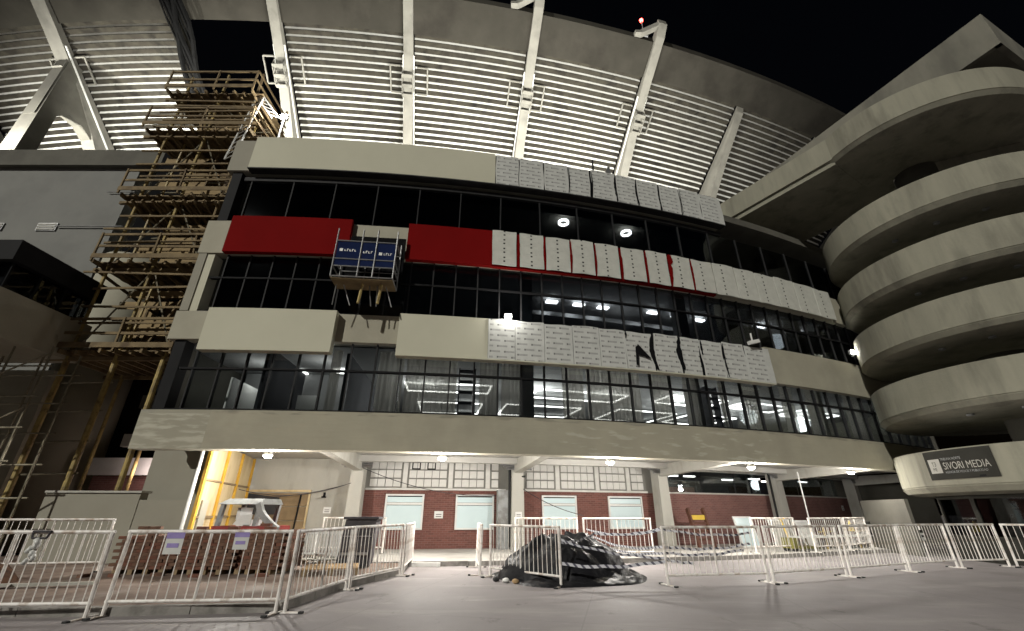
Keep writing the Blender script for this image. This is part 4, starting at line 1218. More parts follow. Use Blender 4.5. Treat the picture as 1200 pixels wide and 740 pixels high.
an_ = thing('glazed_annex', 'black glazed box over a grey concrete parapet at the left edge', 'building', loc=(0, 0, 0))
x = MB(); x.box(-30, -15.0, 9.2, 14.3, 6.04, 7.4); x.build('parapet', 'concrete', an_)
x = MB(); x.box(-30, -15.25, 11.35, 14.2, 7.41, 8.3); x.build('glass_wall', 'glass_dark', an_)
x = MB(); x.box(-30, -15.05, 11.2, 14.3, 8.31, 9.0); x.build('roof_edge', 'black_frame', an_)
x = MB(); x.box(-29.5, -15.6, 11.7, 13.9, 7.42, 8.3); x.build('inner_wall', 'interior_dark', an_)
for k in range(4):
    x = MB(); x.box(-15.26, -15.2, 11.4 + 0.85 * k, 11.46 + 0.85 * k, 7.41, 8.3); x.build('mullion', 'black_frame', an_)
x = MB(); x.tube((-17.6, 13.4, 0), (-17.6, 13.4, 6.03), 0.3, 14); x.build('column', 'concrete_dark', an_)
x = MB(); x.box(-30, -16.4, 15.0, 15.3, 0, 6.0); x.build('wall', 'concrete', an_)
# rounded stair core and dark back walls behind the scaffold
sc_ = thing('stair_core', 'rounded concrete stair core behind the yellow scaffold', 'building', loc=(0, 0, 0))
x = MB(); x.lathe([(0.0, 0.1), (1.3, 0.1), (1.3, 12.0), (0.0, 12.0)], -17.7, 17.8, n=28); x.build('drum', 'concrete', sc_, True)
x = MB(); x.box(-19.7, -10.9, 18.6, 19.6, 0, 20.0); x.build('back_wall', 'black_backing', sc_)
x = MB(); x.box(-14.3, -11.2, 16.6, 18.5, 5.0, 5.5); x.build('landing', 'concrete_dark', sc_)
x = MB(); x.box(-14.3, -11.2, 16.4, 16.58, 3.55, 4.0); x.build('landing', 'concrete_pale', sc_)
x = MB(); x.box(-15.6, -12.2, 16.8, 17.0, 2.6, 3.2); x.build('lit_board', 'white_plastic', sc_)
x = MB(); x.box(-15.6, -12.2, 17.2, 17.4, 1.0, 2.6); x.build('red_wall', 'brick_pale', sc_)
light('room_light', 'POINT', (-13.0, 16.2, 2.7), 9, sc_, col=(1, 0.8, 0.75), radius=0.2)
lw_ = thing('low_wall', 'grey rendered ramp wall at the left behind the barriers', 'wall', loc=(0, 0, 0))
x = MB(); x.prism([(-13.5, 13.6), (-10.75, 13.6), (-10.75, 13.9), (-13.5, 13.9)], 0.0, 1.88); x.build('wall', 'panel_grey', lw_)
x = MB(); x.box(-10.745, -8.9, 13.62, 13.9, 0, 1.7); x.build('wall', 'panel_grey', lw_)
x = MB(); x.box(-11.3, -9.35, 14.3, 14.5, 0, 3.5); x.build('wall', 'panel_grey', lw_)
x = MB(); x.box(-13.5, -10.7, 13.55, 13.95, 1.885, 1.94); x.build('coping', 'concrete_pale', lw_)

# plywood hoarding, lit from above
hd = thing('plywood_hoarding', 'tall plywood hoarding with yellow studs beside the brick stacks', 'hoarding', loc=(0, 0, 0))
h0, h1 = Vector((-8.87, 13.3, 0)), Vector((-10.2, 18.0, 0))
hu = (h1 - h0).normalized(); hn = Vector((hu.y, -hu.x, 0))
if hn.x < 0: hn = -hn
HL = (h1 - h0).length
zr = [0.1, 1.25, 2.25, 3.34]
for j in range(3):
    for k in range(3):
        a = h0 + hu * (HL * j / 3 + 0.05); b = h0 + hu * (HL * (j + 1) / 3 - 0.05)
        x = MB(); x.hexa([a + Vector((0, 0, zr[k] + 0.03)), b + Vector((0, 0, zr[k] + 0.03)), b - hn * 0.03 + Vector((0, 0, zr[k] + 0.03)), a - hn * 0.03 + Vector((0, 0, zr[k] + 0.03)), a + Vector((0, 0, zr[k + 1] - 0.03)), b + Vector((0, 0, zr[k + 1] - 0.03)), b - hn * 0.03 + Vector((0, 0, zr[k + 1] - 0.03)), a - hn * 0.03 + Vector((0, 0, zr[k + 1] - 0.03))])
        x.build('plywood_panel', 'plywood', hd)
for j in range(4):
    a = h0 + hu * (HL * j / 3) + hn * 0.02
    x = MB(); x.beam(a, a + Vector((0, 0, 3.3)), 0.09, 0.09); x.build('stud', 'stud_yellow', hd)
for k in range(1, 3):
    x = MB(); x.beam(h0 + hn * 0.02 + Vector((0, 0, zr[k])), h1 + hn * 0.02 + Vector((0, 0, zr[k])), 0.06, 0.05); x.build('rail', 'wood_brown', hd)
x = MB(); x.tube(h0 + Vector((-0.18, -0.05, 0.1)), h0 + Vector((-0.18, -0.05, 3.2)), 0.05, 8); tag(x.build('white_pole', 'white_plastic'), 'white pole at the front edge of the plywood hoarding', 'pole')

# ------------------------------------------------------------------ scaffold tower
sf = thing('scaffold_tower', 'tall yellow and brown scaffold tower with plank decks at the left end of the facade', 'scaffold', loc=(0, 0, 0))
rnd = random.Random(5)
XS = (-15.0, -13.35, -11.75)
YS = (13.95, 16.2)
for yi, y in enumerate(YS):
    for xi, x_ in enumerate(XS):
        x = MB(); x.tube((x_, y, 0.1), (x_, y, 6.3), 0.085 if yi == 0 else 0.06, 10); x.build('upright', 'scaffold_yellow', sf)
        x = MB(); x.tube((x_, y, 6.3), (x_, y, 19.6 + rnd.uniform(-0.6, 0.9)), 0.055, 8); x.build('upright', 'scaffold_yellow' if yi == 0 and xi != 2 else 'scaffold_wood', sf)
DK = [(6.3, -15.5, -11.2), (9.75, -15.3, -11.3), (12.85, -15.5, -11.15), (16.4, -15.8, -11.2), (18.7, -15.6, -11.6)]
for di, (z, xa, xb) in enumerate(DK):
    for k in range(10):
        y = 13.8 + k * 0.255
        x = MB(); x.box(xa + rnd.uniform(-0.25, 0.15), xb + rnd.uniform(-0.15, 0.25), y, y + 0.24, z, z + 0.045); x.build('plank', 'scaffold_wood', sf)
    nj = 10
    for k in range(nj):
        xx = xa + 0.1 + (xb - xa - 0.2) * k / (nj - 1)
        x = MB(); x.beam((xx, 13.68 - rnd.uniform(0, 0.2), z - 0.08), (xx, 16.5, z - 0.08), 0.075, 0.14); x.build('joist', 'scaffold_wood', sf)
    for y in YS:
        x = MB(); x.beam((xa - 0.2, y, z - 0.22), (xb + 0.15, y, z - 0.22), 0.09, 0.13); x.build('ledger', 'scaffold_wood', sf)
    for h in (0.55, 1.05):
        x = MB(); x.beam((xa, 13.5, z + h), (xb, 13.5, z + h + rnd.uniform(-0.04, 0.04)), 0.05, 0.09); x.build('guard_rail', 'scaffold_wood', sf)
        x = MB(); x.beam((xb, 13.5, z + h), (xb, 16.2, z + h), 0.05, 0.09); x.build('guard_rail', 'scaffold_wood', sf)
    for xx in (xa + 0.05, (xa + xb) / 2 + 0.2, xb - 0.05):
        x = MB(); x.beam((xx, 13.48, z - 0.1), (xx, 13.48, z + 1.12), 0.06, 0.06); x.build('guard_post', 'scaffold_wood', sf)
    x = MB(); x.box(xa, xb, 13.44, 13.47, z + 0.02, z + 0.2); x.build('toe_board', 'scaffold_wood', sf)
for (z0, z1) in ((6.4, 9.6), (9.9, 12.7), (13.0, 16.2), (16.5, 18.6)):
    x = MB(); x.tube((-15.0, 14.05, z0), (-13.35, 14.05, z1), 0.03, 6); x.build('brace', 'scaffold_steel', sf)
    x = MB(); x.tube((-11.75, 14.05, z0), (-13.35, 14.05, z1), 0.03, 6); x.build('brace', 'scaffold_steel', sf)
    for q in range(3):
        zz = z0 + (z1 - z0) * (0.3 + 0.2 * q)
        x = MB(); x.tube((-15.2, 14.9 + 0.2 * q, zz), (-11.5, 14.9 + 0.2 * q, zz + rnd.uniform(-0.2, 0.2)), 0.03, 6); x.build('ledger', 'scaffold_steel', sf)
for q in range(4):
    zz = 2.4 + q * 0.95
    x = MB(); x.tube((-15.1, 14.0, zz), (-13.2, 14.0, zz + 0.05), 0.03, 6); x.build('ledger', 'scaffold_steel', sf)
for (xa, xb, za, zb, y) in ((-14.3, -11.4, 10.7, 12.3, 16.35), (-14.0, -11.4, 7.2, 8.2, 16.35), (-13.4, -11.5, 14.0, 15.4, 16.35)):
    x = MB(); x.box(xa, xb, y, y + 0.04, za, zb); x.build('plywood_sheet', 'board_tan', sf)
for ti, (z0, z1) in enumerate(((6.4, 9.55), (9.85, 12.6), (12.95, 16.15), (16.5, 18.5))):
    # uneven boards closing the back of each tier, cross rails and stray poles in front
    x_ = -15.4
    while x_ < -11.4:
        wd_ = rnd.uniform(0.35, 0.9)
        if rnd.random() < (0.6 if ti == 0 else 0.95):
            x = MB(); zb_ = z0 + rnd.uniform(0.0, 0.5); x.box(x_, min(x_ + wd_ - 0.03, -11.2), 15.2 + 1.2 * rnd.random(), 16.49, zb_, z1 - rnd.uniform(0.0, 0.5)); x.build('back_board', 'board_tan' if rnd.random() < 0.6 else 'scaffold_wood', sf)
        x_ += wd_
    for q in range(5):
        zz = z0 + 0.25 + (z1 - z0 - 0.4) * q / 4 + rnd.uniform(-0.1, 0.1)
        x = MB(); x.beam((-15.4 + rnd.uniform(-0.3, 0.3), 13.8, zz), (-11.3 + rnd.uniform(-0.3, 0.2), 13.8, zz + rnd.uniform(-0.15, 0.15)), 0.05, 0.075); x.build('ledger', 'scaffold_wood', sf)
    for q in range(4):
        xa_ = rnd.uniform(-15.3, -12.0)
        x = MB(); x.beam((xa_, 14.3 + 0.4 * q, z0), (xa_ + rnd.uniform(-0.5, 1.3), 14.3 + 0.4 * q, z1), 0.06, 0.06); x.build('prop', 'scaffold_wood' if q % 2 else 'scaffold_yellow', sf)
    for q in range(5):
        zb_ = z0 + 0.15 + (z1 - z0 - 0.5) * q / 5 + rnd.uniform(-0.1, 0.15)
        xa_ = rnd.uniform(-15.4, -13.6)
        yb_ = 14.5 + 0.3 * rnd.random()
        x = MB(); x.hexa([(xa_, yb_, zb_), (xa_ + rnd.uniform(1.4, 2.6), yb_, zb_ + rnd.uniform(-0.06, 0.06)), (xa_ + 1.4, yb_ + 0.04, zb_), (xa_, yb_ + 0.04, zb_), (xa_, yb_, zb_ + 0.3), (xa_ + 2.0, yb_, zb_ + 0.3), (xa_ + 2.0, yb_ + 0.04, zb_ + 0.3), (xa_, yb_ + 0.04, zb_ + 0.3)]); x.build('side_board', 'board_tan', sf)
    for q in range(7):
        xx = -15.2 + q * 0.6
        x = MB(); x.beam((xx, 13.7, z1 - 0.12), (xx + 0.5, 16.3, z1 - 0.75), 0.05, 0.1); x.build('strut', 'scaffold_wood', sf)
# slanted strutting under the third deck
for k in range(9):
    xx = -14.9 + k * 0.4
    x = MB(); x.beam((xx, 13.6, 12.5), (xx + 0.1, 16.1, 11.6), 0.06, 0.1); x.build('strut', 'scaffold_wood', sf)
# small pipe scaffold further left
sf2 = thing('pipe_scaffold', 'thin grey pipe scaffold at the far left below the annex', 'scaffold', loc=(0, 0, 0))
for x_ in (-16.4, -15.1, -13.9):
    for y in (12.4, 13.3):
        x = MB(); x.tube((x_, y, 0.1), (x_, y, 5.95), 0.03, 8); x.build('upright', 'scaffold_steel', sf2)
for q in range(6):
    zz = 0.8 + 0.9 * q
    for y in (12.37, 13.33):
        x = MB(); x.tube((-16.6, y, zz), (-13.7, y, zz + 0.03), 0.025, 6); x.build('ledger', 'scaffold_steel', sf2)
for q in range(3):
    x = MB(); x.tube((-16.4, 12.35, 0.8 + 1.8 * q), (-13.9, 12.35, 2.5 + 1.6 * q), 0.025, 6); x.build('brace', 'scaffold_steel', sf2)
# work light and lattice arm at the scaffold head
wl = thing('work_light', 'small bright work light on a stand at the scaffold head', 'floodlight', loc=(-10.35, 14.2, 14.25))
x = MB(); x.tube((0, 0, 0), (0, 0, 3.3), 0.035, 8); x.tube((0, 0, 2.5), (0.35, 0.1, 0), 0.025, 6); x.tube((0, 0, 2.5), (-0.3, 0.2, 0), 0.025, 6); obj('stand', x.mesh('stand', 'white_plastic'), wl)
x = MB(); x.box(-0.17, 0.17, -0.06, 0.06, 3.3, 3.56); obj('housing', x.mesh('housing', 'white_plastic'), wl)
x = MB(); x.box(-0.14, 0.14, -0.075, -0.062, 3.33, 3.53); obj('lens', x.mesh('lens', 'lamp_lens'), wl)
light('work_lamp', 'POINT', (0, -0.35, 3.43), 90, wl, radius=0.1)
la = thing('lattice_arm', 'white lattice hoist arm bent over the parapet beside the scaffold', 'hoist', loc=(0, 0, 0))
P_ = [Vector((-11.7, 13.6, 14.6)), Vector((-11.5, 13.9, 18.6)), Vector((-10.6, 14.0, 17.4))]
for a, b in zip(P_, P_[1:]):
    off = Vector((0.16, 0, 0))
    for sgn in (-1, 1):
        x = MB(); x.tube(a + off * sgn, b + off * sgn, 0.035, 6); x.build('chord', 'white_plastic', la)
    nb_ = int((b - a).length / 0.3)
    for k in range(nb_):
        x = MB(); x.tube(a.lerp(b, k / nb_) - off, a.lerp(b, (k + 1) / nb_) + off, 0.02, 5); x.build('lacing', 'white_plastic', la)

# ------------------------------------------------------------------ hung work platform on the facade
wp = thing('work_platform', 'suspended work platform with blue boards in front of the red band', 'platform', loc=fr(6.0, 0.75, 7.24), rz=6.0 / FR)
PXS = (-0.98, -0.2, 0.26, 0.88)
z0p, z1p = 0.72, 2.45
for x_ in PXS:
    for y in (-0.45, 0.35):
        x = MB(); x.tube((x_, y, z0p), (x_, y, z1p), 0.025, 8); obj('upright', x.mesh('upright', 'steel_grey'), wp)
for zz in (z0p, z0p + 0.36, z0p + 0.62, z0p + 1.28):
    for y in (-0.45, 0.35):
        x = MB(); x.tube((-1.0, y, zz), (0.9, y, zz), 0.022, 8); obj('rail', x.mesh('rail', 'steel_grey'), wp)
    for x_ in (PXS[0], PXS[-1]):
        x = MB(); x.tube((x_, -0.45, zz), (x_, 0.35, zz), 0.022, 8); obj('rail', x.mesh('rail', 'steel_grey'), wp)
x = MB(); x.box(-0.98, 0.88, -0.42, 0.32, z0p - 0.06, z0p - 0.03); obj('deck', x.mesh('deck', 'scaffold_wood'), wp)
x = MB(); x.box(-0.85, 1.0, 0.38, 0.42, 0.9, z1p + 0.3); obj('back_sheet', x.mesh('back_sheet', 'black_backing'), wp)
for k, (xa, xb) in enumerate(zip(PXS, PXS[1:])):
    x = MB(); x.box(xa + 0.03, xb - 0.03, -0.44, -0.42, z0p + 0.64, z0p + 1.26); bo = obj('board', x.mesh('board', 'blue_board'), wp)
    x = MB(); x.box(xa + 0.03, xb - 0.03, -0.44, -0.42, z0p + 0.38, z0p + 0.6); obj('board', x.mesh('board', 'blue_board'), wp)
    ww = (xb - xa) * 0.68
    x0_ = (xa + xb) / 2 - ww / 2
    mk = MB()
    zc = z0p + 0.94 - 0.04 * k
    if k != 1:
        mk.box(x0_, x0_ + 0.1, -0.447, -0.441, zc - 0.045, zc + 0.055)
        x0_ += 0.15
        ww -= 0.15
    nl = max(4, int(ww / 0.075))
    for q in range(nl):
        xa_ = x0_ + ww * q / nl
        hh = (0.03, 0.05, 0.035, 0.045)[q % 4]
        mk.box(xa_, xa_ + ww / nl * 0.28, -0.447, -0.441, zc - 0.04, zc + hh)
        mk.box(xa_ + ww / nl * 0.28, xa_ + ww / nl * 0.7, -0.447, -0.441, zc + hh - 0.02 if q % 2 else zc - 0.04, zc + hh if q % 2 else zc - 0.02)
    obj('lettering', mk.mesh('lettering', 'white_plastic'), bo)
for x_ in (-0.08, 0.5):
    x = MB(); x.tube((x_ - 0.05, -0.1, 0.0), (x_, -0.1, z0p), 0.045, 8); obj('prop', x.mesh('prop', 'scaffold_yellow'), wp)
for (a, b) in ((-0.7, -0.42), (0.1, 0.22), (0.6, 0.85), (-0.9, -0.95), (0.35, 0.38)):
    x = MB(); x.tube((b, 0.1, 0.0), (a, 0.0, z0p), 0.018, 6); obj('stay', x.mesh('stay', 'steel_grey'), wp)

# floodlights on the facade (both lit in the photograph)
for i, (s, o, z) in enumerate(((10.58, 0.12, 7.24), (26.15, 0.35, 7.62))):
    t = thing('facade_floodlight', ['bright floodlight standing on the first wrapped panel of the lowest band', 'glaring floodlight at the right end of the middle glass beside the ramp'][i], 'floodlight', loc=fr(s, o, z), rz=s / FR)
    x = MB(); x.box(-0.12, 0.12, -0.05, 0.05, 0.06, 0.26); x.box(-0.02, 0.02, -0.03, 0.03, -0.02, 0.06); obj('housing', x.mesh('housing', 'grey_plastic'), t)
    x = MB(); x.box(-0.1, 0.1, -0.064, -0.052, 0.08, 0.24); obj('lens', x.mesh('lens', 'lamp_lens'), t)
    light('flood_lamp', 'POINT', (0, -0.3, 0.2), 30 if i == 0 else 60, t, radius=0.08)
# surveillance camera hung under the middle band
x = MB(); x.beam((0, 0, 0), (0.45, -0.05, 0.12), 0.13, 0.13); x.tube((0.2, 0, 0.1), (0.2, 0, 0.42), 0.03, 8)
tag(obj('security_camera', x.mesh('security_camera', 'white_plastic'), None, fr(19.9, 0.42, 7.28), 0.3), 'white security camera on the top edge of the lowest wrapped panels', 'camera')
# roof-edge clutter behind the parapet
x = MB(); x.tube((0, 0, 0), (0, 0, 1.0), 0.04, 6); tag(obj('roof_post', x.mesh('roof_post', 'black_frame'), None, fr(14.35, -0.2, 14.4), 0), 'short dark post on the roof edge above the wrapped panels', 'post')
x = MB(); x.hexa([(-0.22, -0.1, 0), (0.22, -0.1, 0), (0.22, 0.1, 0), (-0.22, 0.1, 0), (0.1, -0.04, 0.85), (0.18, -0.04, 0.85), (0.18, 0.04, 0.85), (0.1, 0.04, 0.85)]); tag(obj('roof_gusset', x.mesh('roof_gusset', 'steel_grey'), None, fr(15.0, -0.3, 14.45), 0.1), 'small grey triangular bracket on the roof edge', 'bracket')
for i, s in enumerate((15.6, 19.3)):
    x = MB(); x.tube((-0.5, 0, 0.0), (0.45, 0.2, 0.55), 0.045, 6); x.tube((-0.5, 0, -0.1), (-0.5, 0, 0.35), 0.035, 6)
    tag(obj('roof_strut', x.mesh('roof_strut', 'black_frame'), None, fr(s, -0.3, 14.48), 0.2), ['slanted dark strut on the roof edge before the hooked rib', 'slanted dark strut on the roof edge near the ramp bridge'][i], 'strut')

# ------------------------------------------------------------------ crowd barriers
BARM = MB(); BARM.tube((0, 0, 0.2), (0, 0, 1.09), 0.008, 5); BARM = BARM.mesh('bar', 'barrier_paint')
MIDM = MB(); MIDM.tube((0, 0, 0.2), (0, 0, 1.09), 0.021, 6); MIDM = MIDM.mesh('middle_bar', 'barrier_paint')
POSTM = MB(); POSTM.tube((0, 0, 0.02), (0, 0, 1.12), 0.03, 8); POSTM = POSTM.mesh('post', 'barrier_paint')
FOOTM = MB(); FOOTM.box(-0.03, 0.03, -0.27, 0.27, 0.004, 0.022); FOOTM.box(-0.035, 0.035, 0.22, 0.28, 0.0, 0.03, 1); FOOTM.box(-0.035, 0.035, -0.28, -0.22, 0.0, 0.03, 1); FOOTM = FOOTM.mesh('foot', ['barrier_paint', 'rubber'])
RAILS = {}


def barrier(p, q, lab, z=0.0, group='white crowd barriers'):
    p, q = Vector((*p, z)), Vector((*q, z))
    L = (q - p).length
    an = math.atan2(q.y - p.y, q.x - p.x)
    t = thing('crowd_barrier', lab, 'barrier', group, loc=p, rz=an)
    t.rotation_euler = (rnd.uniform(-0.03, 0.03), 0, an)
    key = round(L, 2)
    if key not in RAILS:
        a = MB(); a.tube((0, 0, 1.11), (L, 0, 1.11), 0.027, 8)
        b = MB(); b.tube((0, 0, 0.19), (L, 0, 0.19), 0.023, 8)
        RAILS[key] = (a.mesh('top_rail', 'barrier_paint'), b.mesh('bottom_rail', 'barrier_paint'))
    obj('top_rail', RAILS[key][0], t)
    obj('bottom_rail', RAILS[key][1], t)
    for x_ in (0.03, L - 0.03):
        obj('post', POSTM, t, (x_, 0, 0))
        obj('foot', FOOTM, t, (x_, 0, 0), rnd.uniform(-0.3, 0.3))
    n_ = max(6, round(L / 0.135))
    for k in range(1, n_):
        if k == n_ // 2:
            obj('middle_bar', MIDM, t, (L * k / n_, 0, 0))
        else:
            obj('bar', BARM, t, (L * k / n_, 0, 0))
    return t


BL = [
    ((-8.6, 7.2), (-6.03, 7.4), 'front barrier cut by the left edge of the picture'),
    ((-5.95, 7.52), (-3.5, 7.75), 'front barrier with two lilac-headed papers before the brick stacks'),
    ((-3.42, 7.78), (-3.24, 9.98), 'barrier slanting back from the nearest left corner'),
    ((-3.22, 10.05), (-2.66, 12.05), 'barrier in front of the dark bin, slanting back'),
    ((-2.63, 12.15), (-2.82, 14.1), 'rusty barrier end-on at the left side of the gap'),
    ((-0.98, 13.95), (-0.76, 12.1), 'barrier end-on at the right side of the gap'),
    ((-0.52, 12.0), (1.05, 10.4), 'short barrier in front of the black tarp mound'),
    ((3.28, 10.64), (5.68, 11.08), 'barrier right of the hazard tape'),
    ((5.8, 11.16), (8.15, 12.15), 'second barrier right of the hazard tape'),
    ((8.25, 12.2), (10.5, 13.22), 'third barrier right of the hazard tape'),
    ((10.6, 13.3), (12.85, 14.3), 'barrier with a small white notice before the shop front'),
    ((13.1, 14.25), (15.35, 15.5), 'barrier before the right shop window'),
    ((15.42, 15.55), (17.6, 16.4), 'barrier at the right edge of the picture'),
]
NBAR = []
# keep the last barriers clear of the ramp drum by swinging them to the street side
BL[11] = ((12.75, 14.1), (14.5, 14.45), 'barrier before the right shop window')
BL[12] = ((14.56, 14.35), (15.9, 12.3), 'barrier at the right edge of the picture')
BL[10] = ((10.58, 13.25), (12.7, 14.15), 'barrier with a small white notice before the shop front')
for p, q, lab in BL:
    NBAR.append(barrier(p, q, 'white steel ' + lab))
BK = [((-6.6, 16.8), (-4.4, 16.9), 0.1, 'barrier standing behind the dark bin by the left column'),
      ((0.1, 15.4), (2.1, 15.2), 0.12, 'barrier on the pavement behind the tarp mound, left one'),
      ((2.2, 14.85), (4.4, 15.1), 0.12, 'barrier on the pavement behind the tarp mound, right one'),
      ((8.6, 17.3), (10.7, 18.2), 0.12, 'barrier on the pavement before the fourth column'),
      ((10.9, 17.6), (12.9, 18.7), 0.12, 'barrier on the pavement before the last brick bay'),
      ((13.0, 18.8), (14.8, 20.1), 0.12, 'barrier on the pavement furthest back at the right'),
      ((-15.0, 10.6), (-12.6, 11.0), 0.1, 'barrier behind the front row at the left edge'),
      ((-12.2, 11.3), (-9.8, 11.9), 0.1, 'barrier behind the front row before the ramp wall')]
for p, q, z, lab in BK:
    barrier(p, q, 'white steel ' + lab, z, 'white crowd barriers further back')


def paper(p, q, t_, w_, h_, lab, head='lilac_print', body='film_white', dz=1.1):
    P0, Q0 = Vector((*p, 0)), Vector((*q, 0))
    c_ = P0.lerp(Q0, t_)
    an = math.atan2(q[1] - p[1], q[0] - p[0])
    t = thing('paper_sign', lab, 'notice', loc=(c_.x, c_.y, dz - h_), rz=an)
    mb = MB(); mb.box(-w_ / 2, w_ / 2, -0.032, -0.028, 0, h_); obj('sheet', mb.mesh('sheet', body), t)
    mb = MB(); mb.box(-w_ / 2, w_ / 2, -0.036, -0.0325, h_ * 0.72, h_); obj('heading', mb.mesh('heading', head), t)
    mb = MB(); mb.box(-w_ * 0.36, w_ * 0.3, -0.036, -0.0325, h_ * 0.3, h_ * 0.5); obj('print_block', mb.mesh('print_block', head), t)


paper(*BL[1][:2], 0.30, 0.26, 0.3, 'lilac and white paper on the barrier, over the left brick stack')
paper(*BL[1][:2], 0.70, 0.22, 0.24, 'lilac and white paper on the barrier, under the grey machine')
paper(*BL[10][:2], 0.45, 0.16, 0.26, 'small white notice hung on the barrier before the shop', head='sign_grey', dz=0.98)
# crumpled rag and strap on the leftmost barrier
rg = MB()
for k in range(6):
    c_ = Vector((0.03 * math.sin(k * 2.1), -0.03, 0.26 - 0.05 * k))
    rg.tube(c_, c_ + Vector((0.05 * math.cos(k * 1.7), -0.02, -0.07)), 0.05 - 0.004 * k, 7, 0.03)
tag(obj('plastic_rag', rg.mesh('plastic_rag', 'film_white', True), None, (-7.05, 7.29, 0.75), 0), 'crumpled white plastic hanging from the leftmost front barrier', 'rag')
st_ = MB(); st_.path([(-0.12, -0.03, 0.32), (-0.1, -0.035, 0.24), (0.1, -0.035, 0.24), (0.13, -0.03, 0.33), (-0.12, -0.03, 0.33)], 0.016, 6)
tag(obj('strap', st_.mesh('strap', 'dark_cloth'), None, (-7.03, 7.29, 0.79), 0.06), 'dark strap tied over the leftmost barrier rail', 'strap')

# hazard tape
def tape(pts, lab, w_=0.075, seed=0):
    mb = MB()
    L = 0
    for a, b in zip(pts, pts[1:]):
        a, b = Vector(a), Vector(b)
        n_ = 10
        for k in range(n_):
            t0, t1 = k / n_, (k + 1) / n_
            sag = lambda t_: Vector((0, 0.01 * math.sin(9 * t_ + seed), -0.1 * 4 * t_ * (1 - t_) * (b - a).length / 3 + 0.012 * math.sin(17 * t_ + seed)))
            p0, p1 = a.lerp(b, t0) + sag(t0), a.lerp(b, t1) + sag(t1)
            l0, l1 = L + (b - a).length * t0, L + (b - a).length * t1
            h = Vector((0, 0.004 * math.sin(k), w_ / 2))
            mb.face([p0 - h, p1 - h, p1 + h, p0 + h], [(l0, 0), (l1, 0), (l1, w_), (l0, w_)])
            e = Vector((0, 0.003, 0))
            mb.face([p0 - h + e, p0 + h + e, p1 + h + e, p1 - h + e], [(l0, 0), (l0, w_), (l1, w_), (l1, 0)])
        L += (b - a).length
    tag(mb.build('hazard_tape', 'hazard_tape'), lab, 'tape', 'black and white hazard tapes')


FP, HP = Vector((1.06, 10.36, 0)), Vector((3.3, 10.62, 0))
tape([FP + Vector((0, 0, 0.42)), HP + Vector((0, 0, 0.46))], 'lowest hazard tape strung level across the tarp mound', 0.06, 1)
tape([FP + Vector((0, 0, 0.86)), HP + Vector((0, 0.02, 0.52))], 'hazard tape slanting down to the right over the tarp mound', 0.045, 2)
tape([FP + Vector((0, 0.01, 0.82)), (2.0, 11.6, 0.95), HP + Vector((0, 0.02, 1.06))], 'hazard tape rising to the right barrier top', 0.045, 3)
tape([(2.3, 14.8, 0.95), HP + Vector((0, 0.03, 1.08)), (5.6, 11.3, 0.98)], 'high hazard tape running back to the pavement barrier', 0.045, 4)
tape([(2.5, 14.9, 0.75), (3.35, 10.75, 0.72), (5.5, 11.25, 0.76)], 'hazard tape at mid height behind the barrier rail', 0.05, 5)
tape([(2.6, 15.0, 0.6), (3.35, 10.78, 0.6), (5.3, 11.2, 0.64)], 'hazard tape just under the middle one behind the barrier', 0.05, 6)
tape([HP + Vector((0.02, 0.06, 0.5)), (4.0, 10.9, 0.4)], 'short loose hazard tape tail at the right barrier', 0.05, 7)

# ------------------------------------------------------------------ heaps
def heap(name, cx, cy, rx, ry, h, mat, seed, rough_, z=0.0, power=0.8, n=54, flat=0.0, ridge=0.0):
    mb = MB()
    g_ = []
    for j in range(n + 1):
        row = []
        for i in range(n + 1):
            u, v = i / n * 2 - 1, j / n * 2 - 1
            r = math.hypot(u, v)
            an = math.atan2(v, u)
            lim = 0.82 + 0.16 * noise.noise(Vector((math.cos(an) * 1.3, math.sin(an) * 1.3, seed)))
            t_ = max(0.0, 1 - (r / lim) ** 2)
            hh = h * (min(t_, 1 - flat) / (1 - flat)) ** power
            P_ = Vector((cx + u * rx, cy + v * ry, 0))
            if t_ > 0:
                ed = min(1, t_ * 4)
                hh += ed * rough_ * (noise.noise(Vector((P_.x * 2.2, P_.y * 2.2, seed))) + 0.55 * noise.noise(Vector((P_.x * 6, P_.y * 6, seed + 3))) + 0.3 * noise.noise(Vector((P_.x * 15, P_.y * 15, seed + 5))))
                if ridge:
                    hh += ed * ridge * (1.2 * abs(noise.noise(Vector((math.cos(an) * 2.2 + 7, math.sin(an) * 2.2, r * 1.6 + seed)))) - 0.9 * abs(noise.noise(Vector((P_.x * 1.7, P_.y * 1.7 + 4, seed + 9)))) + 0.35 * abs(noise.noise(Vector((P_.x * 4.5 + P_.y * 2, P_.y * 3, seed)))) )
            row.append((P_.x, P_.y, z + max(0, hh) if t_ > 0 else z - 0.02))
        g_.append(row)
    for j in range(n):
        for i in range(n):
            c_ = [g_[j][i], g_[j][i + 1], g_[j + 1][i + 1], g_[j + 1][i]]
            if max(q[2] for q in c_) > z - 0.01:
                mb.face(c_)
    return mb


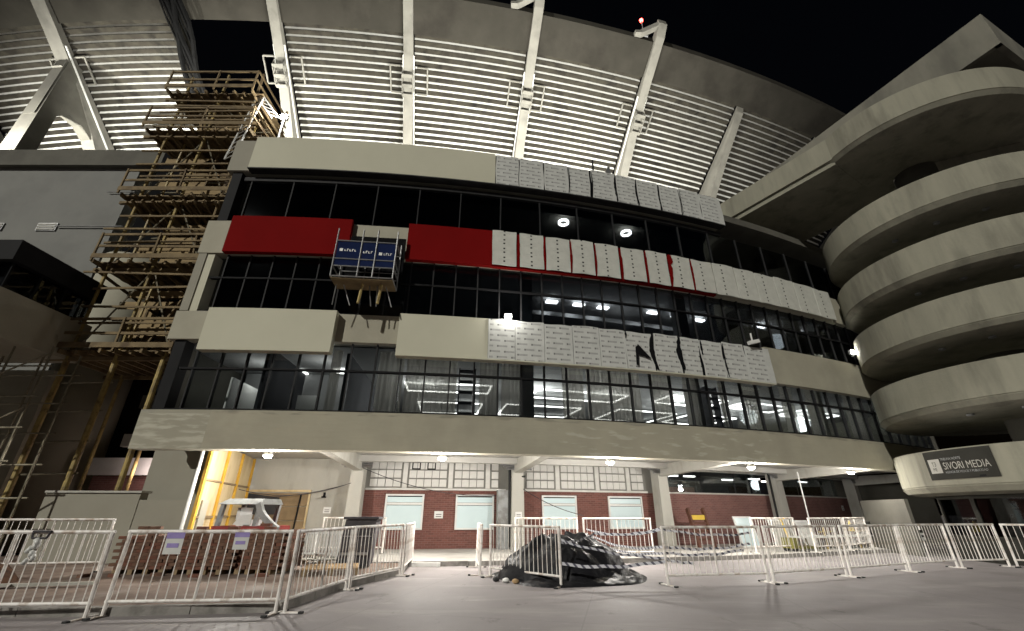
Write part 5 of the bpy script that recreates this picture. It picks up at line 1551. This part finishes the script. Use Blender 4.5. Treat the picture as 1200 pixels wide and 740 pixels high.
surf('clay', (0.165, 0.09, 0.058), (0.115, 0.06, 0.039), 7, 0.92, 0.4, stain=(0.06, 0.032, 0.022), stain_scale=5)
surf('clay_red', (0.17, 0.07, 0.043), (0.12, 0.048, 0.03), 7, 0.92, 0.4)
BRK = [box_mesh('brick', 'clay', 0.0, 0.238, 0, 0.115, 0, 0.062), box_mesh('brick', 'clay_red', 0.0, 0.238, 0, 0.115, 0, 0.062)]
HDR = [box_mesh('brick', 'clay', 0.0, 0.115, 0, 0.238, 0, 0.062), box_mesh('brick', 'clay_red', 0.0, 0.115, 0, 0.238, 0, 0.062)]
STK = [(-8.95, 11.25, 5, 13, 0.12, 'left of the three'), (-7.62, 11.3, 5, 14, 0.02, 'middle of the three'), (-6.3, 11.42, 4, 14, -0.1, 'rightmost of the three')]
for (sx_, sy_, nb_, nr_, rz_, wh) in STK:
    t = thing('brick_stack', f'stack of brown clay bricks behind the front barrier, {wh}', 'brick stack', 'stacks of clay bricks behind the barrier', loc=(sx_, sy_, 0.1), rz=rz_)
    for k in range(4):
        x = MB(); x.box(-0.02 + 0.4 * k * nb_ / 5.0 * 0.8, 0.08 + 0.4 * k * nb_ / 5.0 * 0.8, 0.0, 1.0, 0, 0.1); obj('pallet_runner', x.mesh('pallet_runner', 'wood_brown'), t)
    x = MB(); x.box(0.03, nb_ * 0.245 - 0.05, 0.13, 0.95, 0.1, 0.1 + 0.068 * (nr_ - 3)); obj('packed_core', x.mesh('packed_core', 'clay'), t)
    for r_ in range(nr_):
        last = nb_
        for c_ in range(nb_ + (r_ % 2)):
            if r_ >= nr_ - 3 and rnd.random() < 0.28 * (r_ - nr_ + 4):
                continue
            xx = c_ * 0.245 - (0.1225 if r_ % 2 else 0)
            mi_ = 1 if rnd.random() < 0.22 else 0
            o_ = obj('brick', BRK[mi_], t, (xx + rnd.uniform(-0.008, 0.008), rnd.uniform(-0.018, 0.012), 0.1 + 0.068 * r_), rnd.uniform(-0.04, 0.04))
    for r_ in range(nr_ - 2):
        for c_ in range(3):
            o_ = obj('brick', HDR[0 if rnd.random() < 0.8 else 1], t, (nb_ * 0.245 - 0.05 + rnd.uniform(-0.015, 0.015), 0.14 + 0.25 * c_, 0.1 + 0.068 * r_), rnd.uniform(-0.03, 0.03))
for k in range(6):
    o_ = obj('loose_brick', BRK[k % 2], None, (-9.3 + 0.72 * k + rnd.uniform(-0.2, 0.2), rnd.uniform(10.7, 11.05), 0.1), rnd.uniform(0, 3.1))
    tag(o_, f'loose clay brick on the ground before the stacks, {ORD[k]} from the left', 'brick', 'loose bricks before the stacks')
hp2 = thing('soil_heap', 'spread of reddish soil at the left edge behind the front barrier', 'soil heap', loc=(0, 0, 0))
heap('soil', -11.6, 9.9, 1.9, 1.1, 0.55, 'soil', 11, 0.1, 0.1, 0.7, 44).build('soil', 'soil', hp2)
tm = thing('tarp_mound', 'mound of rubble under a shiny black plastic tarp', 'tarp', loc=(0, 0, 0))
tp = heap('tarp', 1.3, 12.1, 2.0, 1.6, 0.84, 'tarp', 21, 0.015, 0.0, 0.72, 110, 0.12, 0.16).build('tarp', 'tarp', tm, True)
heap('tarp', 1.45, 11.9, 2.25, 1.75, 0.13, 'tarp', 27, 0.05, 0.0, 0.5, 90, 0.3, 0.16).build('spread_edge', 'tarp', tm, True)
for i, (px_, py_) in enumerate(((-0.35, 11.2), (-0.12, 11.05), (0.1, 10.9))):
    bm = bmesh.new(); bmesh.ops.create_icosphere(bm, subdivisions=2, radius=0.075)
    for v_ in bm.verts:
        v_.co *= 1 + 0.4 * noise.noise(v_.co * 9 + Vector((i * 3, 0, 0))); v_.co.z *= 0.65
    me = bpy.data.meshes.new('stone'); bm.to_mesh(me); bm.free(); me.materials.append(MATS[('rubber', 'white_plastic', 'cardboard')[i]])
    tag(obj('debris', me, None, (px_, py_, 0.045)), ['dark lump of debris left of the tarp mound', 'white lump of debris at the foot of the tarp mound', 'tan lump of debris at the foot of the tarp mound'][i], 'debris')

# ------------------------------------------------------------------ site things behind the barriers
ml = thing('compact_loader', 'small machine with a grey canopy frame and red deck behind the brick stacks', 'machine', loc=(-7.0, 13.1, 0.1), rz=-0.1)
x = MB(); x.box(-0.85, 0.75, -0.5, 0.5, 0.75, 0.95); obj('deck', x.mesh('deck', 'machine_red'), ml)
x = MB(); x.box(-0.7, 0.7, -0.4, 0.4, 0.35, 0.75); obj('chassis', x.mesh('chassis', 'black_frame'), ml)
for (wx, wy) in ((-0.55, -0.52), (0.55, -0.52), (-0.55, 0.52), (0.55, 0.52)):
    x = MB(); x.tube((wx, wy - 0.1, 0.32), (wx, wy + 0.1, 0.32), 0.32, 18); wo = obj('wheel', x.mesh('wheel', 'rubber'), ml)
    x = MB(); x.tube((wx, wy - 0.12, 0.32), (wx, wy + 0.12, 0.32), 0.15, 12); obj('rim', x.mesh('rim', 'steel_grey'), wo)
for (xx, yy) in ((-0.75, -0.42), (0.3, -0.42), (-0.75, 0.42), (0.3, 0.42)):
    x = MB(); x.beam((xx, yy, 0.95), (xx + 0.05, yy, 1.5), 0.1, 0.1); obj('canopy_post', x.mesh('canopy_post', 'grey_plastic'), ml)
x = MB(); x.hexa([(-0.82, -0.5, 1.48), (0.42, -0.5, 1.48), (0.42, 0.5, 1.48), (-0.82, 0.5, 1.48), (-0.6, -0.4, 1.62), (0.38, -0.4, 1.62), (0.38, 0.4, 1.62), (-0.6, 0.4, 1.62)]); obj('canopy_roof', x.mesh('canopy_roof', 'grey_plastic'), ml)
x = MB(); x.box(-0.35, 0.05, -0.25, 0.25, 0.95, 1.1); x.box(-0.4, -0.3, -0.25, 0.25, 1.1, 1.4); obj('seat', x.mesh('seat', 'white_plastic'), ml)
x = MB(); x.hexa([(-0.3, -0.46, 0.98), (0.2, -0.46, 0.98), (0.2, -0.44, 0.98), (-0.3, -0.44, 0.98), (-0.15, -0.46, 1.2), (0.2, -0.46, 1.24), (0.2, -0.44, 1.24), (-0.15, -0.44, 1.2)]); obj('guard', x.mesh('guard', 'white_plastic'), ml)
for k in range(6):
    t0, t1 = k / 6, (k + 1) / 6
    f_ = lambda t_: Vector((0.35 + 0.65 * t_, -0.5, 1.5 - 0.62 * t_ ** 0.6))
    x = MB(); x.beam(f_(t0), f_(t1), 0.12, 0.14); obj('arm', x.mesh('arm', 'grey_plastic'), ml)
bn = thing('dark_bin', 'dark brown bin leaning behind the barrier left of the gap', 'bin', loc=(-4.05, 12.9, 0.1), rz=0.1)
x = MB(); x.hexa([(-0.42, -0.3, 0.05), (0.38, -0.3, 0.05), (0.38, 0.3, 0.05), (-0.42, 0.3, 0.05), (-0.3, -0.36, 1.12), (0.48, -0.36, 1.12), (0.48, 0.36, 1.12), (-0.3, 0.36, 1.12)]); obj('body', x.mesh('body', 'dark_cloth'), bn)
x = MB(); x.box(-0.36, 0.54, -0.4, 0.4, 1.125, 1.18); obj('lid', x.mesh('lid', 'dark_cloth'), bn)
for sx in (-0.3, 0.28):
    x = MB(); x.tube((sx - 0.03, -0.33, 0.11), (sx + 0.03, -0.33, 0.11), 0.11, 14); obj('wheel', x.mesh('wheel', 'rubber'), bn)
x = MB(); x.box(-0.32, 0.34, -0.385, -0.37, 0.3, 0.36); x.box(-0.3, 0.4, -0.395, -0.38, 0.72, 0.74); obj('rib', x.mesh('rib', 'steel_grey'), bn)
# pallets and bags in the work area
for i, (cx, cy_, rz_) in enumerate(((-5.1, 13.6, 0.05), (-4.2, 11.7, 0.3))):
    t = thing('pallet', ['pale pallet behind the barrier right of the brick stacks', 'pale pallet lying before the dark bin'][i], 'pallet', loc=(cx, cy_, 0.1), rz=rz_)
    for k in range(6):
        x = MB(); x.box(-0.6, 0.6, -0.5 + 0.18 * k, -0.38 + 0.18 * k, 0.12, 0.145); obj('slat', x.mesh('slat', 'cardboard' if i else 'concrete_pale'), t)
    for yy in (-0.5, -0.03, 0.42):
        for xx in (-0.6, -0.05, 0.5):
            x = MB(); x.box(xx, xx + 0.1, yy, yy + 0.09, 0, 0.12); obj('block', x.mesh('block', 'wood_brown'), t)
for i in range(5):
    wx = -5.75 + 0.32 * i
    x = MB()
    for k in range(4):
        x.box(-0.13 + 0.075 * k, -0.09 + 0.075 * k, -0.02, 0.02, 0, 0.62)
    x.box(-0.15, 0.17, -0.025, 0.025, 0.58, 0.64); x.box(-0.15, 0.17, -0.025, 0.025, 0.08, 0.13)
    tag(obj('white_grille', x.mesh('white_grille', 'white_plastic'), None, (wx, 13.2 + 0.05 * (i % 2), 0.27), rnd.uniform(-0.2, 0.2)), f'small white grille stood on the pallet right of the brick stacks, {ORD[i]} of five', 'grille', 'white grilles on the pallet')
# planks and boards lying about
for i, (x0, y0, x1, y1) in enumerate(((-9.6, 9.3, -7.9, 9.6), (-10.8, 8.7, -9.2, 9.3))):
    x = MB(); x.beam((x0, y0, 0.14), (x1, y1, 0.16), 0.1, 0.05)
    tag(x.build('timber_lath', 'concrete_pale'), ['pale timber lath on the ground before the brick stacks', 'pale timber lath on the ground at the left edge'][i], 'timber')
tb = thing('white_kerb_bar', 'white bar lying along the kerb at the gap', 'bar', loc=(0, 0, 0))
x = MB(); x.beam((-2.85, 13.95, 0.06), (-2.0, 13.98, 0.06), 0.14, 0.1); x.build('bar', 'white_plastic', tb)
# right-hand pavement clutter
ch = thing('hand_truck', 'dark red wooden hand truck before the pale brick', 'hand truck', loc=fr(20.6, -4.6, 0.12), rz=0.35)
for sx in (-0.45, 0.35):
    x = MB(); x.hexa([(sx, -0.35, 0), (sx + 0.09, -0.35, 0), (sx + 0.09, -0.23, 0), (sx, -0.23, 0), (sx, 0.05, 1.5), (sx + 0.09, 0.05, 1.5), (sx + 0.09, 0.2, 1.42), (sx, 0.2, 1.42)]); obj('rail', x.mesh('rail', 'wood_red'), ch)
for k in range(4):
    x = MB(); x.box(-0.36, 0.35, -0.25 + 0.1 * k, -0.2 + 0.1 * k, 0.25 + 0.3 * k, 0.33 + 0.3 * k); obj('rung', x.mesh('rung', 'wood_red'), ch)
x = MB(); x.box(-0.36, 0.35, 0.0, 0.12, 1.02, 1.2); obj('yellow_strap', x.mesh('yellow_strap', 'yellow_paint'), ch)
def leaning(s, o, w_, h_, lab, mat='pane_frost'):
    t = thing('leaning_window', lab, 'window', 'window frames leaning on the pavement', loc=fr(s, o, 0.12), rz=s / FR)
    le = -0.28
    for (xa, xb, za, zb) in ((0, 0.06, 0, h_), (w_ - 0.06, w_, 0, h_), (0.06, w_ - 0.06, 0, 0.06), (0.06, w_ - 0.06, h_ - 0.06, h_)):
        x = MB(); x.hexa([(xa, le * (1 - za / h_), za), (xb, le * (1 - za / h_), za), (xb, le * (1 - za / h_) + 0.05, za), (xa, le * (1 - za / h_) + 0.05, za), (xa, le * (1 - zb / h_), zb), (xb, le * (1 - zb / h_), zb), (xb, le * (1 - zb / h_) + 0.05, zb), (xa, le * (1 - zb / h_) + 0.05, zb)]); obj('frame', x.mesh('frame', 'white_plastic'), t)
    x = MB(); x.hexa([(0.06, le * 0.95 + 0.015, 0.06), (w_ - 0.06, le * 0.95 + 0.015, 0.06), (w_ - 0.06, le * 0.95 + 0.03, 0.06), (0.06, le * 0.95 + 0.03, 0.06), (0.06, le * 0.05 + 0.015, h_ - 0.06), (w_ - 0.06, le * 0.05 + 0.015, h_ - 0.06), (w_ - 0.06, le * 0.05 + 0.03, h_ - 0.06), (0.06, le * 0.05 + 0.03, h_ - 0.06)]); obj('pane', x.mesh('pane', mat), t)
leaning(22.0, -4.0, 1.0, 1.15, 'white framed window leaning on the pavement, next to the hand truck')
leaning(23.6, -3.6, 1.25, 1.05, 'white framed window leaning on the pavement, by the fourth column', 'concrete_pale')
leaning(25.1, -3.4, 0.8, 1.0, 'white framed window leaning on the pavement, rightmost of the three', 'film_white')
pj = thing('pallet_truck', 'olive green pallet truck on the pavement edge', 'pallet truck', loc=fr(22.4, -1.7, 0.12), rz=0.4)
for yy in (-0.25, 0.1):
    x = MB(); x.box(-0.1, 1.05, yy, yy + 0.16, 0.08, 0.16); obj('fork', x.mesh('fork', 'machine_green'), pj)
x = MB(); x.box(-0.35, -0.1, -0.25, 0.26, 0.1, 0.45); obj('body', x.mesh('body', 'machine_green'), pj)
x = MB(); x.tube((-0.25, 0, 0.45), (-0.45, 0, 1.1), 0.03, 8); x.tube((-0.45, -0.16, 1.1), (-0.45, 0.16, 1.1), 0.025, 8); obj('handle', x.mesh('handle', 'yellow_paint'), pj)
for yy in (-0.18, 0.18):
    x = MB(); x.tube((-0.25, yy - 0.05, 0.1), (-0.25, yy + 0.05, 0.1), 0.1, 12); obj('wheel', x.mesh('wheel', 'rubber'), pj)
for i, s in enumerate((23.9, 26.1, 28.4)):
    t = thing('trestle_table', f'pale trestle table on the pavement, {ORD[i] if i < 2 else "rightmost"} of the three', 'table', 'trestle tables on the pavement', loc=fr(s, -2.0, 0.12), rz=s / FR)
    x = MB(); x.box(-0.95, 0.95, -0.35, 0.35, 0.42, 0.47); obj('top', x.mesh('top', 'film_white'), t)
    for xx in (-0.8, 0.8):
        for yy in (-0.3, 0.3):
            x = MB(); x.tube((xx + 0.12, yy, 0), (xx, yy, 0.42), 0.022, 6); obj('leg', x.mesh('leg', 'scaffold_steel'), t)
            x = MB(); x.tube((xx - 0.2, yy, 0), (xx, yy, 0.42), 0.022, 6); obj('leg', x.mesh('leg', 'scaffold_steel'), t)
for i, s in enumerate((24.4, 26.6)):
    x = MB(); x.tube((0, 0, 0), (0, 0, 0.85), 0.035, 8); x.tube((-0.3, 0, 0.62), (0.6, 0, 0.62), 0.025, 6)
    tag(obj('rack_post', x.mesh('rack_post', 'scaffold_yellow'), None, fr(s, -1.8, 0.12), s / FR), ['yellow rack post with crossbar on the pavement, left one', 'yellow rack post with crossbar on the pavement, right one'][i], 'post')
ws = thing('warning_sign', 'small yellow triangular warning sign behind the right barriers', 'sign', loc=fr(25.9, -1.6, 0.75), rz=0.43)
x = MB(); k = [(-0.2, 0), (0.2, 0), (0, 0.4)]
x.hexa([(-0.2, 0, 0), (0.2, 0, 0), (0.2, 0.02, 0), (-0.2, 0.02, 0), (-0.01, 0, 0.4), (0.01, 0, 0.4), (0.01, 0.02, 0.4), (-0.01, 0.02, 0.4)]); obj('plate', x.mesh('plate', 'yellow_paint'), ws)
x = MB(); x.box(-0.015, 0.015, -0.006, -0.001, 0.12, 0.26); x.box(-0.015, 0.015, -0.006, -0.001, 0.06, 0.09); obj('mark', x.mesh('mark', 'black_frame'), ws)
x = MB(); x.tube((0, 0.04, -0.62), (0, 0.04, 0.1), 0.02, 6); obj('post', x.mesh('post', 'steel_grey'), ws)
cr = MB()
for k in range(5):
    cr.lathe([(0.2 + 0.01 * (k % 2), 0.03 * k), (0.24, 0.03 * k), (0.24, 0.028 + 0.03 * k), (0.2, 0.028 + 0.03 * k)], 0, 0, n=20)
co = cr.mesh('cable_coil', 'rubber')
co_ = obj('cable_coil', co, None, fr(27.4, -1.75, 0.85)); co_.rotation_euler = (PI / 2, 0, 0.45)
tag(co_, 'black coil of cable hung behind the right barriers', 'cable coil')
# worn mat at the right edge
x = MB(); x.box(-0.55, 0.75, -0.3, 0.3, 0.004, 0.05); tag(obj('dark_mat', x.mesh('dark_mat', 'dark_cloth'), None, (14.9, 11.4, 0), -0.7), 'dark mat on the ground at the right edge by the barriers', 'mat')
